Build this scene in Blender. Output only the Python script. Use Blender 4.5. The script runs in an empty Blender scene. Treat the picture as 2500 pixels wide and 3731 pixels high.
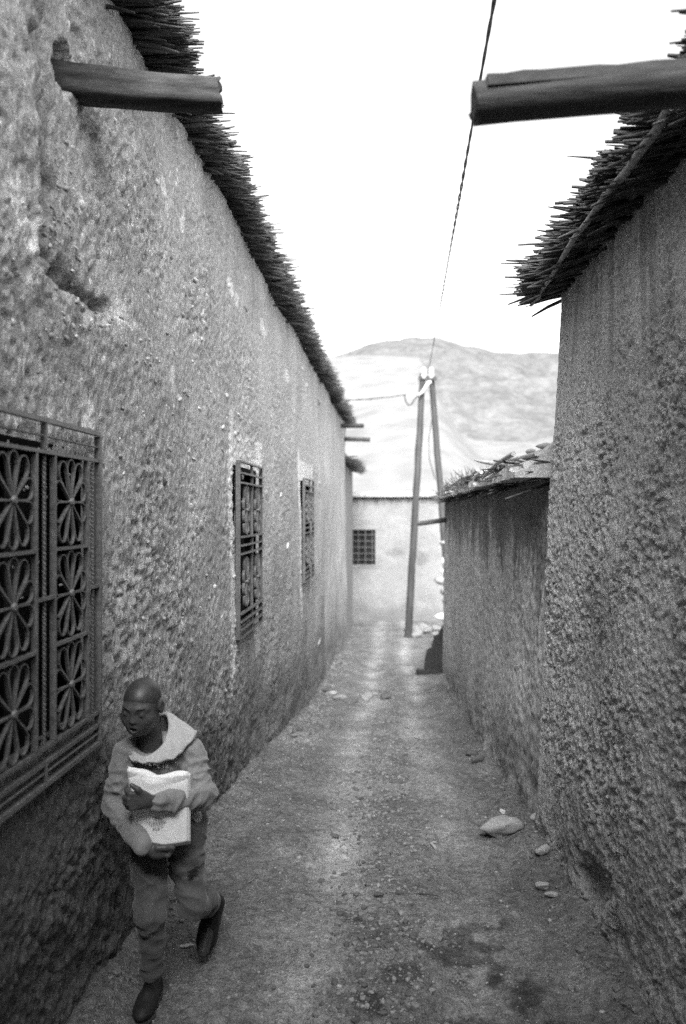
import bpy, math, random
import numpy as np
from mathutils import Vector, Matrix, Euler

# ------------------------------------------------------------------ camera, sky, sun, exposure
SC = bpy.context.scene
COL = SC.collection
R = math.radians
YAW = R(3.65)
CAM_H = 1.80
cam_d = bpy.data.cameras.new('camera')
cam_d.sensor_fit = 'VERTICAL'; cam_d.sensor_height = 36.0; cam_d.sensor_width = 24.0
cam_d.lens = 28.0
cam_d.clip_start = 0.05; cam_d.clip_end = 12000.0
cam_d.dof.use_dof = True; cam_d.dof.focus_distance = 3.7; cam_d.dof.aperture_fstop = 1.8
cam = bpy.data.objects.new('camera', cam_d); COL.objects.link(cam)
cam.location = (0, 0, CAM_H); cam.rotation_euler = (R(90), 0, YAW)
SC.camera = cam

SUN_EL, SUN_AZ = R(39), R(177)      # azimuth: 0 = +y (down the alley), positive to +x; a veiled sun behind the camera
world = bpy.data.worlds.new('World'); SC.world = world; world.use_nodes = True
wn = world.node_tree.nodes; wl = world.node_tree.links
sky = wn.new('ShaderNodeTexSky'); sky.sky_type = 'NISHITA'; sky.sun_disc = False
sky.sun_elevation = SUN_EL; sky.sun_rotation = SUN_AZ
sky.air_density = 1.0; sky.dust_density = 4.0; sky.ozone_density = 1.0
bw = wn.new('ShaderNodeRGBToBW')     # black-and-white photograph: neutral daylight
wl.new(sky.outputs[0], bw.inputs[0]); wl.new(bw.outputs[0], wn['Background'].inputs[0])
wn['Background'].inputs[1].default_value = 0.12

sun_d = bpy.data.lights.new('sun', 'SUN'); sun_d.energy = 0.85; sun_d.angle = R(26); sun_d.color = (1, 1, 1)
sun = bpy.data.objects.new('sun', sun_d); COL.objects.link(sun)
sd = Vector((math.sin(SUN_AZ) * math.cos(SUN_EL), math.cos(SUN_AZ) * math.cos(SUN_EL), math.sin(SUN_EL)))
sun.rotation_euler = sd.to_track_quat('Z', 'Y').to_euler(); sun.location = (-20, -20, 30)

vs = SC.view_settings
vs.view_transform = 'Standard'; vs.look = 'None'; vs.gamma = 1.0; vs.use_curve_mapping = False
vs.exposure = 2.6
SC.cycles.max_bounces = 7; SC.cycles.diffuse_bounces = 5; SC.cycles.use_denoising = False; SC.cycles.use_guiding = True
SC.cycles.sample_clamp_indirect = 8.0

# ------------------------------------------------------------------ numpy noise
def _h(ix, iy, iz, seed):
    n = (ix.astype(np.uint32) * np.uint32(374761393) + iy.astype(np.uint32) * np.uint32(668265263)
         + iz.astype(np.uint32) * np.uint32(2147483647) + np.uint32((seed * 974634777) & 0xffffffff))
    n = (n ^ (n >> np.uint32(13))) * np.uint32(1274126177)
    n = (n ^ (n >> np.uint32(15))) * np.uint32(2246822519)
    n = n ^ (n >> np.uint32(16))
    return n.astype(np.float64) / 4294967295.0
def n2(x, y, seed=0):
    "smooth value noise, about -1..1"
    x = np.asarray(x, float); y = np.asarray(y, float)
    x0 = np.floor(x); y0 = np.floor(y); fx = x - x0; fy = y - y0
    ix = x0.astype(np.int64); iy = y0.astype(np.int64); z = np.zeros_like(ix)
    u = fx * fx * fx * (fx * (fx * 6 - 15) + 10); v = fy * fy * fy * (fy * (fy * 6 - 15) + 10)
    def g(dx, dy):
        a = _h(ix + dx, iy + dy, z, seed) * 6.2831853
        return np.cos(a) * (fx - dx) + np.sin(a) * (fy - dy)
    return 1.6 * ((g(0, 0) * (1 - u) + g(1, 0) * u) * (1 - v) + (g(0, 1) * (1 - u) + g(1, 1) * u) * v)
def n3(x, y, z, seed=0):
    x0 = np.floor(x); y0 = np.floor(y); z0 = np.floor(z); fx = x - x0; fy = y - y0; fz = z - z0
    ix = x0.astype(np.int64); iy = y0.astype(np.int64); iz = z0.astype(np.int64)
    u = fx * fx * (3 - 2 * fx); v = fy * fy * (3 - 2 * fy); w = fz * fz * (3 - 2 * fz)
    r = 0
    for dx in (0, 1):
        for dy in (0, 1):
            for dz in (0, 1):
                r = r + _h(ix + dx, iy + dy, iz + dz, seed) * (u if dx else 1 - u) * (v if dy else 1 - v) * (w if dz else 1 - w)
    return 2 * r - 1
def fbm(x, y, octv=4, seed=0, gain=.5):
    r = 0; a = 1; f = 1
    for i in range(octv):
        r = r + a * n2(x * f + 17.3 * i, y * f - 9.1 * i, seed + i); a *= gain; f *= 2.03
    return r
def worley(x, y, seed=0):
    "distance to nearest feature point and that cell's random value"
    x = np.asarray(x, float); y = np.asarray(y, float)
    ix = np.floor(x).astype(np.int64); iy = np.floor(y).astype(np.int64); z = np.zeros_like(ix)
    best = np.full(x.shape, 9.0); val = np.zeros(x.shape)
    for dx in (-1, 0, 1):
        for dy in (-1, 0, 1):
            cx = ix + dx; cy = iy + dy
            px = cx + _h(cx, cy, z, seed); py = cy + _h(cx, cy, z + 1, seed)
            d = np.hypot(px - x, py - y); m = d < best
            best = np.where(m, d, best); val = np.where(m, _h(cx, cy, z + 2, seed), val)
    return best, val
def sstep(a, b, x):
    t = np.clip((x - a) / (b - a), 0, 1); return t * t * (3 - 2 * t)
def polydist(px, py, pts):
    "distance from arrays of points to a polyline, and side sign of the nearest segment"
    best = np.full(px.shape, 1e9); side = np.zeros(px.shape)
    for (ax, ay), (bx, by) in zip(pts[:-1], pts[1:]):
        dx, dy = bx - ax, by - ay; L = dx * dx + dy * dy
        t = np.clip(((px - ax) * dx + (py - ay) * dy) / L, 0, 1)
        d = np.hypot(px - ax - t * dx, py - ay - t * dy); m = d < best
        best = np.where(m, d, best); side = np.where(m, np.sign(dx * (py - ay) - dy * (px - ax)), side)
    return best, side

# ------------------------------------------------------------------ objects
def wmat(o):
    m = o.matrix_basis.copy()
    if o.parent: m = wmat(o.parent) @ o.matrix_parent_inverse @ m
    return m
def link(name, mesh, mat=None, parent=None, M=None):
    o = bpy.data.objects.new(name, mesh); COL.objects.link(o)
    if mat is not None and mesh is not None and not mesh.materials: mesh.materials.append(mat)
    if parent is not None:
        o.parent = parent; o.matrix_parent_inverse = wmat(parent).inverted()
    if M is not None: o.matrix_basis = M
    return o
def tag(o, label=None, cat=None, group=None, kind=None):
    if label: o['label'] = label
    if cat: o['category'] = cat
    if group: o['group'] = group
    if kind: o['kind'] = kind
    return o
def thing(name, loc, label, cat, group=None, rz=0):
    o = bpy.data.objects.new(name, None); COL.objects.link(o)
    o.location = loc; o.rotation_euler = (0, 0, rz); o.empty_display_size = .1
    return tag(o, label, cat, group)
def mesh_np(name, V, F, smooth=True, attrs=None):
    "quads or tris from numpy arrays"
    V = np.asarray(V, np.float32); F = np.asarray(F, np.int32)
    me = bpy.data.meshes.new(name); n = F.shape[1]
    me.vertices.add(len(V)); me.vertices.foreach_set('co', V.ravel())
    me.loops.add(F.size); me.loops.foreach_set('vertex_index', F.ravel())
    me.polygons.add(len(F)); me.polygons.foreach_set('loop_start', np.arange(0, F.size, n, dtype=np.int32))
    me.polygons.foreach_set('use_smooth', np.full(len(F), smooth))
    me.update(calc_edges=True)
    for k, a in (attrs or {}).items():
        at = me.attributes.new(k, 'FLOAT', 'POINT'); at.data.foreach_set('value', np.asarray(a, np.float32).ravel())
    return me
class MB:
    "collects boxes, tubes and lofts into ONE mesh"
    def __init__(s): s.v = []; s.f = []; s.sm = []
    def add(s, vs_, fs, smooth=False):
        b = len(s.v); s.v += [tuple(p) for p in vs_]; s.f += [tuple(i + b for i in f) for f in fs]; s.sm += [smooth] * len(fs)
    def box(s, c, d, M=None, taper=1.0):
        x, y, z = d[0] / 2, d[1] / 2, d[2] / 2
        P = [Vector((sx * x * (taper if sz > 0 else 1), sy * y * (taper if sz > 0 else 1), sz * z)) for sz in (-1, 1) for sy in (-1, 1) for sx in (-1, 1)]
        if M is not None: P = [M @ p for p in P]
        P = [p + Vector(c) for p in P]
        s.add(P, [(0, 2, 3, 1), (4, 5, 7, 6), (0, 1, 5, 4), (2, 6, 7, 3), (0, 4, 6, 2), (1, 3, 7, 5)])
    def tube(s, pts, rad, n=8, cap=True, smooth=True, up=(0, 0, 1), sx=1.0, twist=0.0):
        pts = [Vector(p) for p in pts]; rad = rad if hasattr(rad, '__len__') else [rad] * len(pts)
        rings = []; u0 = Vector(up)
        for i, p in enumerate(pts):
            d = (pts[min(i + 1, len(pts) - 1)] - pts[max(i - 1, 0)]).normalized()
            u = u0 - d * u0.dot(d)
            if u.length < 1e-4: u = Vector((1, 0, 0)) - d * d.x
            u.normalize(); w = d.cross(u); tw = twist * i
            rings.append([p + rad[i] * (math.cos(2 * math.pi * k / n + tw) * w * sx + math.sin(2 * math.pi * k / n + tw) * u) for k in range(n)])
        V = [q for r in rings for q in r]; F = []
        for i in range(len(pts) - 1):
            for k in range(n):
                a = i * n + k; b = i * n + (k + 1) % n; F.append((a, b, b + n, a + n))
        s.add(V, F, smooth)
        if cap:
            s.add(rings[0], [tuple(range(n))[::-1]]); s.add(rings[-1], [tuple(range(n))])
    def mesh(s, name):
        me = bpy.data.meshes.new(name); me.from_pydata(s.v, [], s.f); me.update()
        me.polygons.foreach_set('use_smooth', s.sm); return me
    def build(s, name, mat, parent=None, M=None): return link(name, s.mesh(name), mat, parent, M)
def grid_faces(nu, nv, keep=None, flip=False):
    i, j = np.meshgrid(np.arange(nu - 1), np.arange(nv - 1), indexing='ij')
    a = i * nv + j; F = np.stack([a, a + nv, a + nv + 1, a + 1], -1)
    if flip: F = F[..., ::-1]
    return F[keep] if keep is not None else F.reshape(-1, 4)
def rock_mesh(name, seed, sub=2, rough=.35, flat=.7):
    import bmesh
    bm = bmesh.new(); bmesh.ops.create_icosphere(bm, subdivisions=sub, radius=1.0)
    V = np.array([v.co for v in bm.verts])
    d = 1 + rough * n3(V[:, 0] * 1.1 + seed * 7.7, V[:, 1] * 1.1, V[:, 2] * 1.1, seed) + rough * .45 * n3(V[:, 0] * 2.7 + 5, V[:, 1] * 2.7 + seed, V[:, 2] * 2.7, seed + 3)
    # facet it: clamp against a few random planes
    rr = np.random.RandomState(seed)
    V = V * d[:, None]
    for k in range(7):
        n = rr.normal(size=3); n /= np.linalg.norm(n); h = .62 + .25 * rr.rand()
        t = V @ n; V = V - np.where(t > h, (t - h) * .97, 0)[:, None] * n
    if sub > 2: V = V * (1 + .05 * n3(V[:, 0] * 6, V[:, 1] * 6, V[:, 2] * 6, seed + 9) + .03 * n3(V[:, 0] * 14, V[:, 1] * 14, V[:, 2] * 14, seed + 10))[:, None]
    V[:, 2] *= flat
    for v, p in zip(bm.verts, V): v.co = p
    me = bpy.data.meshes.new(name); bm.to_mesh(me); bm.free()
    me.polygons.foreach_set('use_smooth', [sub > 1] * len(me.polygons)); return me

# ------------------------------------------------------------------ materials (all neutral: the photograph is black and white)
def mat_new(name):
    m = bpy.data.materials.new(name); m.use_nodes = True
    return m, m.node_tree.nodes, m.node_tree.links, m.node_tree.nodes['Principled BSDF']
def mmath(N, L, op, a, b=None, clamp=False):
    n = N.new('ShaderNodeMath'); n.operation = op; n.use_clamp = clamp
    for i, q in enumerate((a, b)):
        if q is None: continue
        if isinstance(q, (int, float)): n.inputs[i].default_value = q
        else: L.new(q, n.inputs[i])
    return n.outputs[0]
def noise(N, L, vec, scale, detail=4, rough=.55):
    n = N.new('ShaderNodeTexNoise'); n.inputs['Scale'].default_value = scale; n.inputs['Detail'].default_value = detail; n.inputs['Roughness'].default_value = rough
    if vec is not None: L.new(vec, n.inputs['Vector'])
    return n.outputs['Fac']
def maprange(N, L, v, a, b, c, d):
    n = N.new('ShaderNodeMapRange'); n.inputs[1].default_value = a; n.inputs[2].default_value = b; n.inputs[3].default_value = c; n.inputs[4].default_value = d
    L.new(v, n.inputs[0]); return n.outputs[0]
def coords(N, L, stretch=(1, 1, 1)):
    tc = N.new('ShaderNodeTexCoord'); mp = N.new('ShaderNodeMapping'); mp.inputs['Scale'].default_value = stretch
    L.new(tc.outputs['Object'], mp.inputs['Vector']); return mp.outputs[0]
def earth_mat(name, base, var=.35, tint=True, bump=.5, fine=90, mid=28, stretch=(1, 1, 1), flecks=0.0, rough=.95, dist=.012, fine_rng=None):
    m, N, L, B = mat_new(name); v = coords(N, L, stretch)
    a = noise(N, L, v, fine, 3, .6); b = noise(N, L, v, mid, 4, .6); c = noise(N, L, v, 1.7, 3)
    f = mmath(N, L, 'MULTIPLY', maprange(N, L, a, .3, .7, 1 - var, 1 + var), maprange(N, L, b, .3, .7, 1 - var * .8, 1 + var * .8))
    f = mmath(N, L, 'MULTIPLY', f, maprange(N, L, c, .3, .7, 1 - var * .35, 1 + var * .35))
    if flecks:
        vv = coords(N, L, (1, 1.6, .45)); vo = N.new('ShaderNodeTexVoronoi'); vo.inputs['Scale'].default_value = 46; L.new(vv, vo.inputs['Vector'])
        wn_ = N.new('ShaderNodeSeparateColor'); L.new(vo.outputs['Color'], wn_.inputs[0])
        sel = mmath(N, L, 'GREATER_THAN', wn_.outputs[0], 1 - flecks); near = mmath(N, L, 'LESS_THAN', vo.outputs['Distance'], .34)
        k = mmath(N, L, 'MULTIPLY', sel, near); f = mmath(N, L, 'MULTIPLY', f, mmath(N, L, 'ADD', 1.0, mmath(N, L, 'MULTIPLY', k, .7)))
    if tint:
        at = N.new('ShaderNodeAttribute'); at.attribute_name = 'tint'; f = mmath(N, L, 'MULTIPLY', f, at.outputs['Fac'])
    f = mmath(N, L, 'MULTIPLY', f, base); f = mmath(N, L, 'MINIMUM', f, .85)
    cc = N.new('ShaderNodeCombineColor')
    for i in range(3): L.new(f, cc.inputs[i])
    L.new(cc.outputs[0], B.inputs['Base Color'])
    B.inputs['Roughness'].default_value = rough; B.inputs['Specular IOR Level'].default_value = .15
    bp = N.new('ShaderNodeBump'); bp.inputs['Strength'].default_value = bump; bp.inputs['Distance'].default_value = dist
    h = mmath(N, L, 'ADD', mmath(N, L, 'MULTIPLY', a, .6), b); L.new(h, bp.inputs['Height']); L.new(bp.outputs[0], B.inputs['Normal'])
    return m
def plain_mat(name, base, rough=.6, var=.25, scale=30, bump=.2, spec=.3, metal=0.0, stretch=(1, 1, 1), dist=.004, sheen=0.0):
    m, N, L, B = mat_new(name); v = coords(N, L, stretch)
    a = noise(N, L, v, scale, 4, .6); b = noise(N, L, v, scale * .13, 3)
    f = mmath(N, L, 'MULTIPLY', maprange(N, L, a, .3, .7, (1 - var) * base, (1 + var) * base), maprange(N, L, b, .3, .7, 1 - var * .6, 1 + var * .6))
    cc = N.new('ShaderNodeCombineColor')
    for i in range(3): L.new(f, cc.inputs[i])
    L.new(cc.outputs[0], B.inputs['Base Color']); B.inputs['Roughness'].default_value = rough
    B.inputs['Specular IOR Level'].default_value = spec; B.inputs['Metallic'].default_value = metal
    if sheen: B.inputs['Sheen Weight'].default_value = sheen
    if bump:
        bp = N.new('ShaderNodeBump'); bp.inputs['Strength'].default_value = bump; bp.inputs['Distance'].default_value = dist
        L.new(a, bp.inputs['Height']); L.new(bp.outputs[0], B.inputs['Normal'])
    return m
M_left = earth_mat('mud_plaster_with_straw', .37, .40, bump=.9, fine=190, mid=62, stretch=(1, 1, .75), flecks=.12, dist=.010)
M_right = earth_mat('coarse_mud_plaster', .50, .42, bump=1.0, fine=170, mid=60, dist=.018)
M_low = earth_mat('streaked_mud_plaster', .40, .34, bump=.7, fine=140, mid=40, stretch=(1, 1, .6), dist=.012)
M_far = earth_mat('pale_mud_plaster', .22, .12, bump=.3, fine=30, mid=6)
M_ground = earth_mat('trodden_earth', .215, .48, bump=1.0, fine=120, mid=26, dist=.024)
M_hill = earth_mat('scrub_hillside', .125, .22, bump=0, fine=.11, mid=.03)
M_terrace = earth_mat('pale_dry_fields', .19, .07, bump=0, fine=.2, mid=.05)
M_stone = plain_mat('limestone', .34, .85, .3, 25, .4)
M_gravel = plain_mat('grey_gravel', .23, .9, .35, 25, .3)
M_stone_pale = plain_mat('pale_stone', .58, .85, .2, 25, .4)
M_stone_black = plain_mat('blackened_slab', .03, .9, .3, 20, .4)
M_stone_dark = plain_mat('dark_stone', .10, .85, .35, 25, .4)
M_wood = plain_mat('weathered_wood', .055, .85, .5, 40, .5, .2, stretch=(.12, 1, 1), dist=.01)
M_wood_far = plain_mat('grey_beam_wood', .05, .85, .3, 12, .3, .2)
M_wood_dark = plain_mat('dark_old_wood', .05, .8, .4, 25, .4, .2, stretch=(.5, 1, 1), dist=.006)
M_stick = plain_mat('peeled_branch', .26, .8, .35, 60, .4, .2)
M_reed = plain_mat('dry_reed', .065, .8, .6, 9, .2, .25)
M_reed_pale = plain_mat('bleached_cane', .42, .7, .35, 20, .2, .25)
M_iron = plain_mat('painted_iron', .11, .42, .35, 60, .25, .45, dist=.002)
M_glass = plain_mat('dusty_dark_glass', .008, .35, .5, 6, 0, .12)
M_shutter = plain_mat('dark_shutter', .014, .7, .4, 20, .2, .15, stretch=(1, 1, .2))
M_pole = plain_mat('tarred_pole', .055, .8, .35, 12, .3, .2, stretch=(1, 1, .15))
M_white = plain_mat('white_porcelain', .40, .35, .1, 20, 0, .5)
M_cable = plain_mat('black_cable', .045, .6, .2, 50, .1, .3)
# ------------------------------------------------------------------ ground
GY = [-12, 0, 2.5, 4.4, 5.5, 6.9, 9.2, 12, 15, 17.8, 20, 23, 30, 60, 200, 600, 6000]
GZ = [.08, .04, -.005, .02, -.10, -.29, -.58, -.93, -1.12, -1.25, -1.32, -1.34, -1.7, -4, -6, 0, 40]
XL = -1.077                                   # face of the left house
def xr_base(y): return np.interp(y, [-6, 0, 2.0, 2.9, 3.8, 4.4, 6, 9, 12.6], [1.10, 1.02, .93, .876, .80, .765, .77, .77, .77])
def ground_z(x, y, fine=True):
    x = np.asarray(x, float); y = np.asarray(y, float)
    z = np.interp(y, GY, GZ)
    # earth banked up along the walls
    near = sstep(3.6, 2.3, y)
    z = z + (.05 + .05 * near) * np.exp(-((x - XL) / .10) ** 2) * (y < 18) + .06 * np.exp(-((x - xr_base(y)) / .12) ** 2) * (y < 12.8)
    # bank below the left wall far down
    z = z + .16 * np.exp(-((x + 1.0) / .35) ** 2) * sstep(10.5, 12.5, y) * sstep(17, 15, y)
    inal = sstep(26, 22, y)
    z = z + inal * (.022 * fbm(x * 1.5, y * 1.1, 3, 5) + .008 * fbm(x * 5, y * 4, 2, 6) - .018 * np.exp(-((x + .34 + .05 * np.sin(y)) / .15) ** 2) - .018 * np.exp(-((x - .27 + .05 * np.sin(y * .8 + 1)) / .14) ** 2))
    if fine:
        w, wv = worley(x * 17 + .5 * n2(x * 9, y * 9, 3), y * 17, 11)
        w2, wv2 = worley(x * 38, y * 38, 13)
        z = z + inal * (.009 * fbm(x * 14, y * 14, 3, 21) + .013 * np.clip(.55 - w, 0, 1) * (wv > .65) + .007 * np.clip(.55 - w2, 0, 1) * np.where(wv2 > .7, 1, np.where(wv2 < .2, -1, 0)))
    return z
def geo(a, b, r):
    n = max(2, int(math.log(b / a) / r)); return a * (b / a) ** (np.arange(n + 1) / n)
gx = np.concatenate([-np.array([4000, 1500, 600, 250, 100, 50, 25, 14, 9, 6, 4, 2.6, 1.8]), np.arange(-1.35, 1.2, .011), np.array([1.4, 1.8, 2.6, 4, 6, 9, 14, 25, 50, 100, 250, 600, 1500, 4000])])
gy = np.concatenate([[-40, -20, -12, -8, -5, -3, -1.5, 0, 1, 1.6, 2.0, 2.3], geo(2.45, 24.5, .0047), geo(26, 6000, .22)])
X, Y = np.meshgrid(gx, gy, indexing='ij')
Z = ground_z(X, Y)
# colour of the earth itself: pale trodden tracks, gravelly middle, damp spill stains that also paint in some vignetting
track = np.exp(-((X + .34 + .05 * np.sin(Y)) / .15) ** 2) + np.exp(-((X - .27 + .05 * np.sin(Y * .8 + 1)) / .14) ** 2)
T = .80 + .75 * np.clip(track, 0, 1) * np.clip(.75 + .6 * fbm(X * 2, Y * 1.2, 3, 31), .1, 1.4) + .22 * fbm(X * 5, Y * 3, 4, 33)
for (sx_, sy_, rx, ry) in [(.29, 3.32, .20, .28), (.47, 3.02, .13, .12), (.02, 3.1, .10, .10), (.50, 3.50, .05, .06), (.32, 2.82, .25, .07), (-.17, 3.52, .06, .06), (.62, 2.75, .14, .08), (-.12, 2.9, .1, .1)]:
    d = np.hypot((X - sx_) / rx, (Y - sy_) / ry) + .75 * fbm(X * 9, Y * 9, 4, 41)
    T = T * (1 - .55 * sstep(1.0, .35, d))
T = np.where(Y > 26, 1.3, T)
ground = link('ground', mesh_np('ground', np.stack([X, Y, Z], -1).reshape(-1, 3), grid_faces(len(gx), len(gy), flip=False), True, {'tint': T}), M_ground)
tag(ground, kind='structure')

# ------------------------------------------------------------------ hills
def ridge_sheet(name, y0, y1, ptsx, ptsz, mat, amp, freq, seed, nx=260, ny=60, foot=-4, shape=1.0):
    xs = np.linspace(ptsx[0], ptsx[-1], nx); ts = np.linspace(0, 1, ny)
    Xh, Th = np.meshgrid(xs, ts, indexing='ij'); top = np.interp(Xh, ptsx, ptsz)
    Yh = y0 + (y1 - y0) * Th
    prof = sstep(0, 1, np.clip(Th / .8, 0, 1)) ** shape * np.where(Th > .8, 1 - .6 * (Th - .8) / .2, 1)
    gul = 1 - np.abs(n2(Xh * freq + .6 * n2(Yh * freq, Xh * freq, seed), Yh * freq * .45, seed))
    Zh = foot + (top - foot) * prof + amp * np.sin(np.pi * np.clip(Th / .85, 0, 1)) * (1 - .8 * sstep(.5, .8, Th)) * (fbm(Xh * freq * 2, Yh * freq * 2, 4, seed + 4) * .6 + (gul - .7)) + amp * .05 * fbm(Xh * freq * 5, Yh * freq * 5, 3, seed + 8)
    tint = 1 - .22 * sstep(-.1, .6, fbm(Xh * freq * 9, Yh * freq * 5, 4, seed + 2, .7)) + .10 * fbm(Xh * freq * 1.5, Yh * freq, 3, seed + 5) 
    o = link(name, mesh_np(name, np.stack([Xh, Yh, Zh], -1).reshape(-1, 3), grid_faces(nx, ny, flip=False), True, {'tint': tint}), mat)
    return tag(o, kind='structure')
def ang(px): return math.tan(math.atan((px - 784) / 1820) - YAW)
prof = [(-2500, 960), (-1200, 930), (-400, 905), (200, 880), (500, 860), (680, 838), (735, 822), (790, 805), (850, 781), (905, 772), (940, 765), (985, 770), (1040, 786), (1100, 802), (1150, 808), (1190, 802), (1230, 807), (1275, 812), (1400, 840), (1600, 800), (2000, 850), (3200, 930)]
D = 2100.0
px_ = [ang(min(max(p, -700), 2300)) * D + (p + 700 if p < -700 else (p - 2300 if p > 2300 else 0)) for p, q in prof]
ridge_sheet('hills', 700, 2400, px_, [CAM_H + (1170 - q) / 1820 * D * .925 for p, q in prof], M_hill, 20, .0062, 61, 460, 150)
prof2 = [(-900, 900), (300, 880), (700, 862), (790, 859), (900, 859), (945, 862), (972, 930), (995, 1000), (1015, 1022), (1060, 1030), (1400, 1036), (2300, 1040)]
D2 = 420.0
terr = ridge_sheet('terraced_slope', 90, 470, [ang(p) * D2 for p, q in prof2], [CAM_H + (1170 - q) / 1820 * D2 for p, q in prof2], M_terrace, 1.2, .02, 71, 200, 90, -4, .8)

# ------------------------------------------------------------------ houses: displaced mud walls
def wall_mesh(name, ys, zs, xfun, side, disp, tint, openings=(), flip=False, thick=None):
    Yw, Zw = np.meshgrid(ys, zs, indexing='ij')
    D_ = disp(Yw, Zw)
    yc = .5 * (ys[:-1] + ys[1:])[:, None]; zc = .5 * (zs[:-1] + zs[1:])[None, :]
    keep = np.ones((len(ys) - 1, len(zs) - 1), bool)
    for (a, b, c, d) in openings:
        keep &= ~((yc > a) & (yc < b) & (zc > c) & (zc < d))
    Xw = xfun(Yw, Zw) + side * D_
    return mesh_np(name, np.stack([Xw, Yw, Zw], -1).reshape(-1, 3), grid_faces(len(ys), len(zs), keep, flip), True, {'tint': tint(Yw, Zw, D_)})
def with_lines(a, extra): return np.unique(np.round(np.concatenate([a, extra]), 5))

WIN = [(1.978, 2.683, 1.115, 1.985), (5.36, 6.17, 1.00, 2.09), (9.30, 10.25, 1.03, 2.14)]
def px_wall(px, py):
    "point of the left wall face seen at that place of the photograph (design helper: gives y, z on the wall)"
    u = (px - 784) / 1820; dx = -math.sin(YAW) + u * math.cos(YAW); dy = math.cos(YAW) + u * math.sin(YAW)
    t = XL / dx; return (t * dy, CAM_H + t * (1170 - py) / 1820)
gully = [px_wall(*p) for p in [(95, -260), (92, -40), (78, 120), (85, 260), (100, 380), (104, 470), (96, 560), (118, 610), (150, 650), (205, 690), (246, 716)]]
crack2 = [px_wall(*p) for p in [(150, -60), (170, 60), (190, 200), (205, 260), (215, 330)]]
cracks = [[px_wall(*p) for p in q] for q in [[(395, 300), (400, 360), (396, 420)], [(455, 470), (480, 520), (500, 560)], [(560, 610), (556, 650), (562, 690)], [(535, 720), (534, 790)], [(690, 800), (700, 860), (712, 930)], [(735, 1390), (738, 1440), (733, 1500)]]]
PATCH = [(298, 322, 9, 20, .7), (372, 430, 7, 22, .7), (378, 470, 6, 14, .6), (518, 655, 8, 20, .7), (535, 685, 6, 16, .6), (270, 720, 16, 50, .5), (392, 865, 9, 30, .6), (204, 955, 15, 38, 1.0), (216, 1010, 6, 40, .9),
         (40, 500, 48, 75, .62), (60, 620, 16, 70, .6), (188, 468, 8, 16, .8), (240, 1780, 9, 16, .6), (222, 1640, 9, 60, .55), (412, 510, 6, 18, .6), (600, 755, 7, 18, .6), (655, 860, 7, 18, .5), (460, 720, 5, 14, .6), (30, 740, 10, 22, .5), (190, 870, 9, 12, .7), (410, 910, 6, 10, .7)]
def left_disp(Yw, Zw):
    d = .028 * fbm(Yw * .7, Zw * .7, 3, 101)
    w, wv = worley(Yw * 24 + .6 * n2(Yw * 14, Zw * 14, 7), Zw * 17, 111)
    w2, wv2 = worley(Yw * 60, Zw * 42, 113)
    coarse = .6 + .7 * sstep(-.1, .5, fbm(Yw * 1.3 + 3, Zw * 1.1, 3, 131)) + .5 * sstep(1.0, .2, Zw) * sstep(8, 3, Yw)
    far = sstep(16, 5, Yw)
    w3, wv3 = worley(Yw * 46 + .9 * n2(Yw * 30, Zw * 30, 117), Zw * 40, 115); d += coarse * .014 * far * np.clip(.6 - w3, 0, 1) * np.where(wv3 > .70, 1.0, np.where(wv3 < .24, -1.5, 0)) - .05 * far * np.clip(.30 - w, 0, 1) * (wv < .09)
    d += coarse * (.004 + .006 * far) * (.8 * fbm(Yw * 21, Zw * 13, 3, 121) + 1.3 * np.clip(.5 - w, 0, 1) * (wv > .72) - 1.2 * np.clip(.5 - w, 0, 1) * (wv < .22) + .5 * np.clip(.5 - w2, 0, 1) * np.where(wv2 > .7, 1, np.where(wv2 < .25, -1.3, 0)))
    gd, gs = polydist(Yw, Zw, gully); gd = gd + .05 * fbm(Yw * 7, Zw * 7, 3, 141)
    g1 = np.exp(-(np.clip(gd, 0, 9) / .042) ** 2)
    left = (gs < 0) * np.exp(-(gd / .22) ** 2) * .030
    d += -.085 * g1 * (.75 + .5 * fbm(Yw * 16, Zw * 16, 3, 147)) + left * sstep(1.6, 2.0, Zw)
    c2, _ = polydist(Yw, Zw, crack2); d -= .03 * np.exp(-((c2 + .03 * fbm(Yw * 9, Zw * 9, 3, 143)) / .035) ** 2)
    # broken-out hole round the near spout
    hy, hz = px_wall(140, 150); hd = np.hypot((Yw - hy) / .075, (Zw - hz) / .085) + .35 * fbm(Yw * 14, Zw * 14, 3, 145); d -= .15 * sstep(1.15, .8, hd)
    for pl in cracks:
        cd, _ = polydist(Yw, Zw, pl); cd = cd + .016 * fbm(Yw * 12, Zw * 12, 3, 151); d -= .016 * np.exp(-(cd / .013) ** 2)
    # crumbled foot of the wall
    gz = ground_z(Yw * 0 + XL + .05, Yw, False); hgt = Zw - gz
    er, ev = worley(Yw * 5, hgt * 6, 161)
    d -= sstep(.75, .1, hgt) * (.03 + .05 * np.clip(.45 - er, 0, 1) * (ev > .45)) * (.6 + .6 * fbm(Yw * 2.2, Zw * 3, 3, 163))
    # the plaster thins out towards the edges of the openings
    for (a, b, c, e) in WIN:
        q = np.maximum(np.maximum(a - Yw, Yw - b), np.maximum(c - Zw, Zw - e)); d *= sstep(-.01, .05, np.abs(q)) * .85 + .15
    return d
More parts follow.
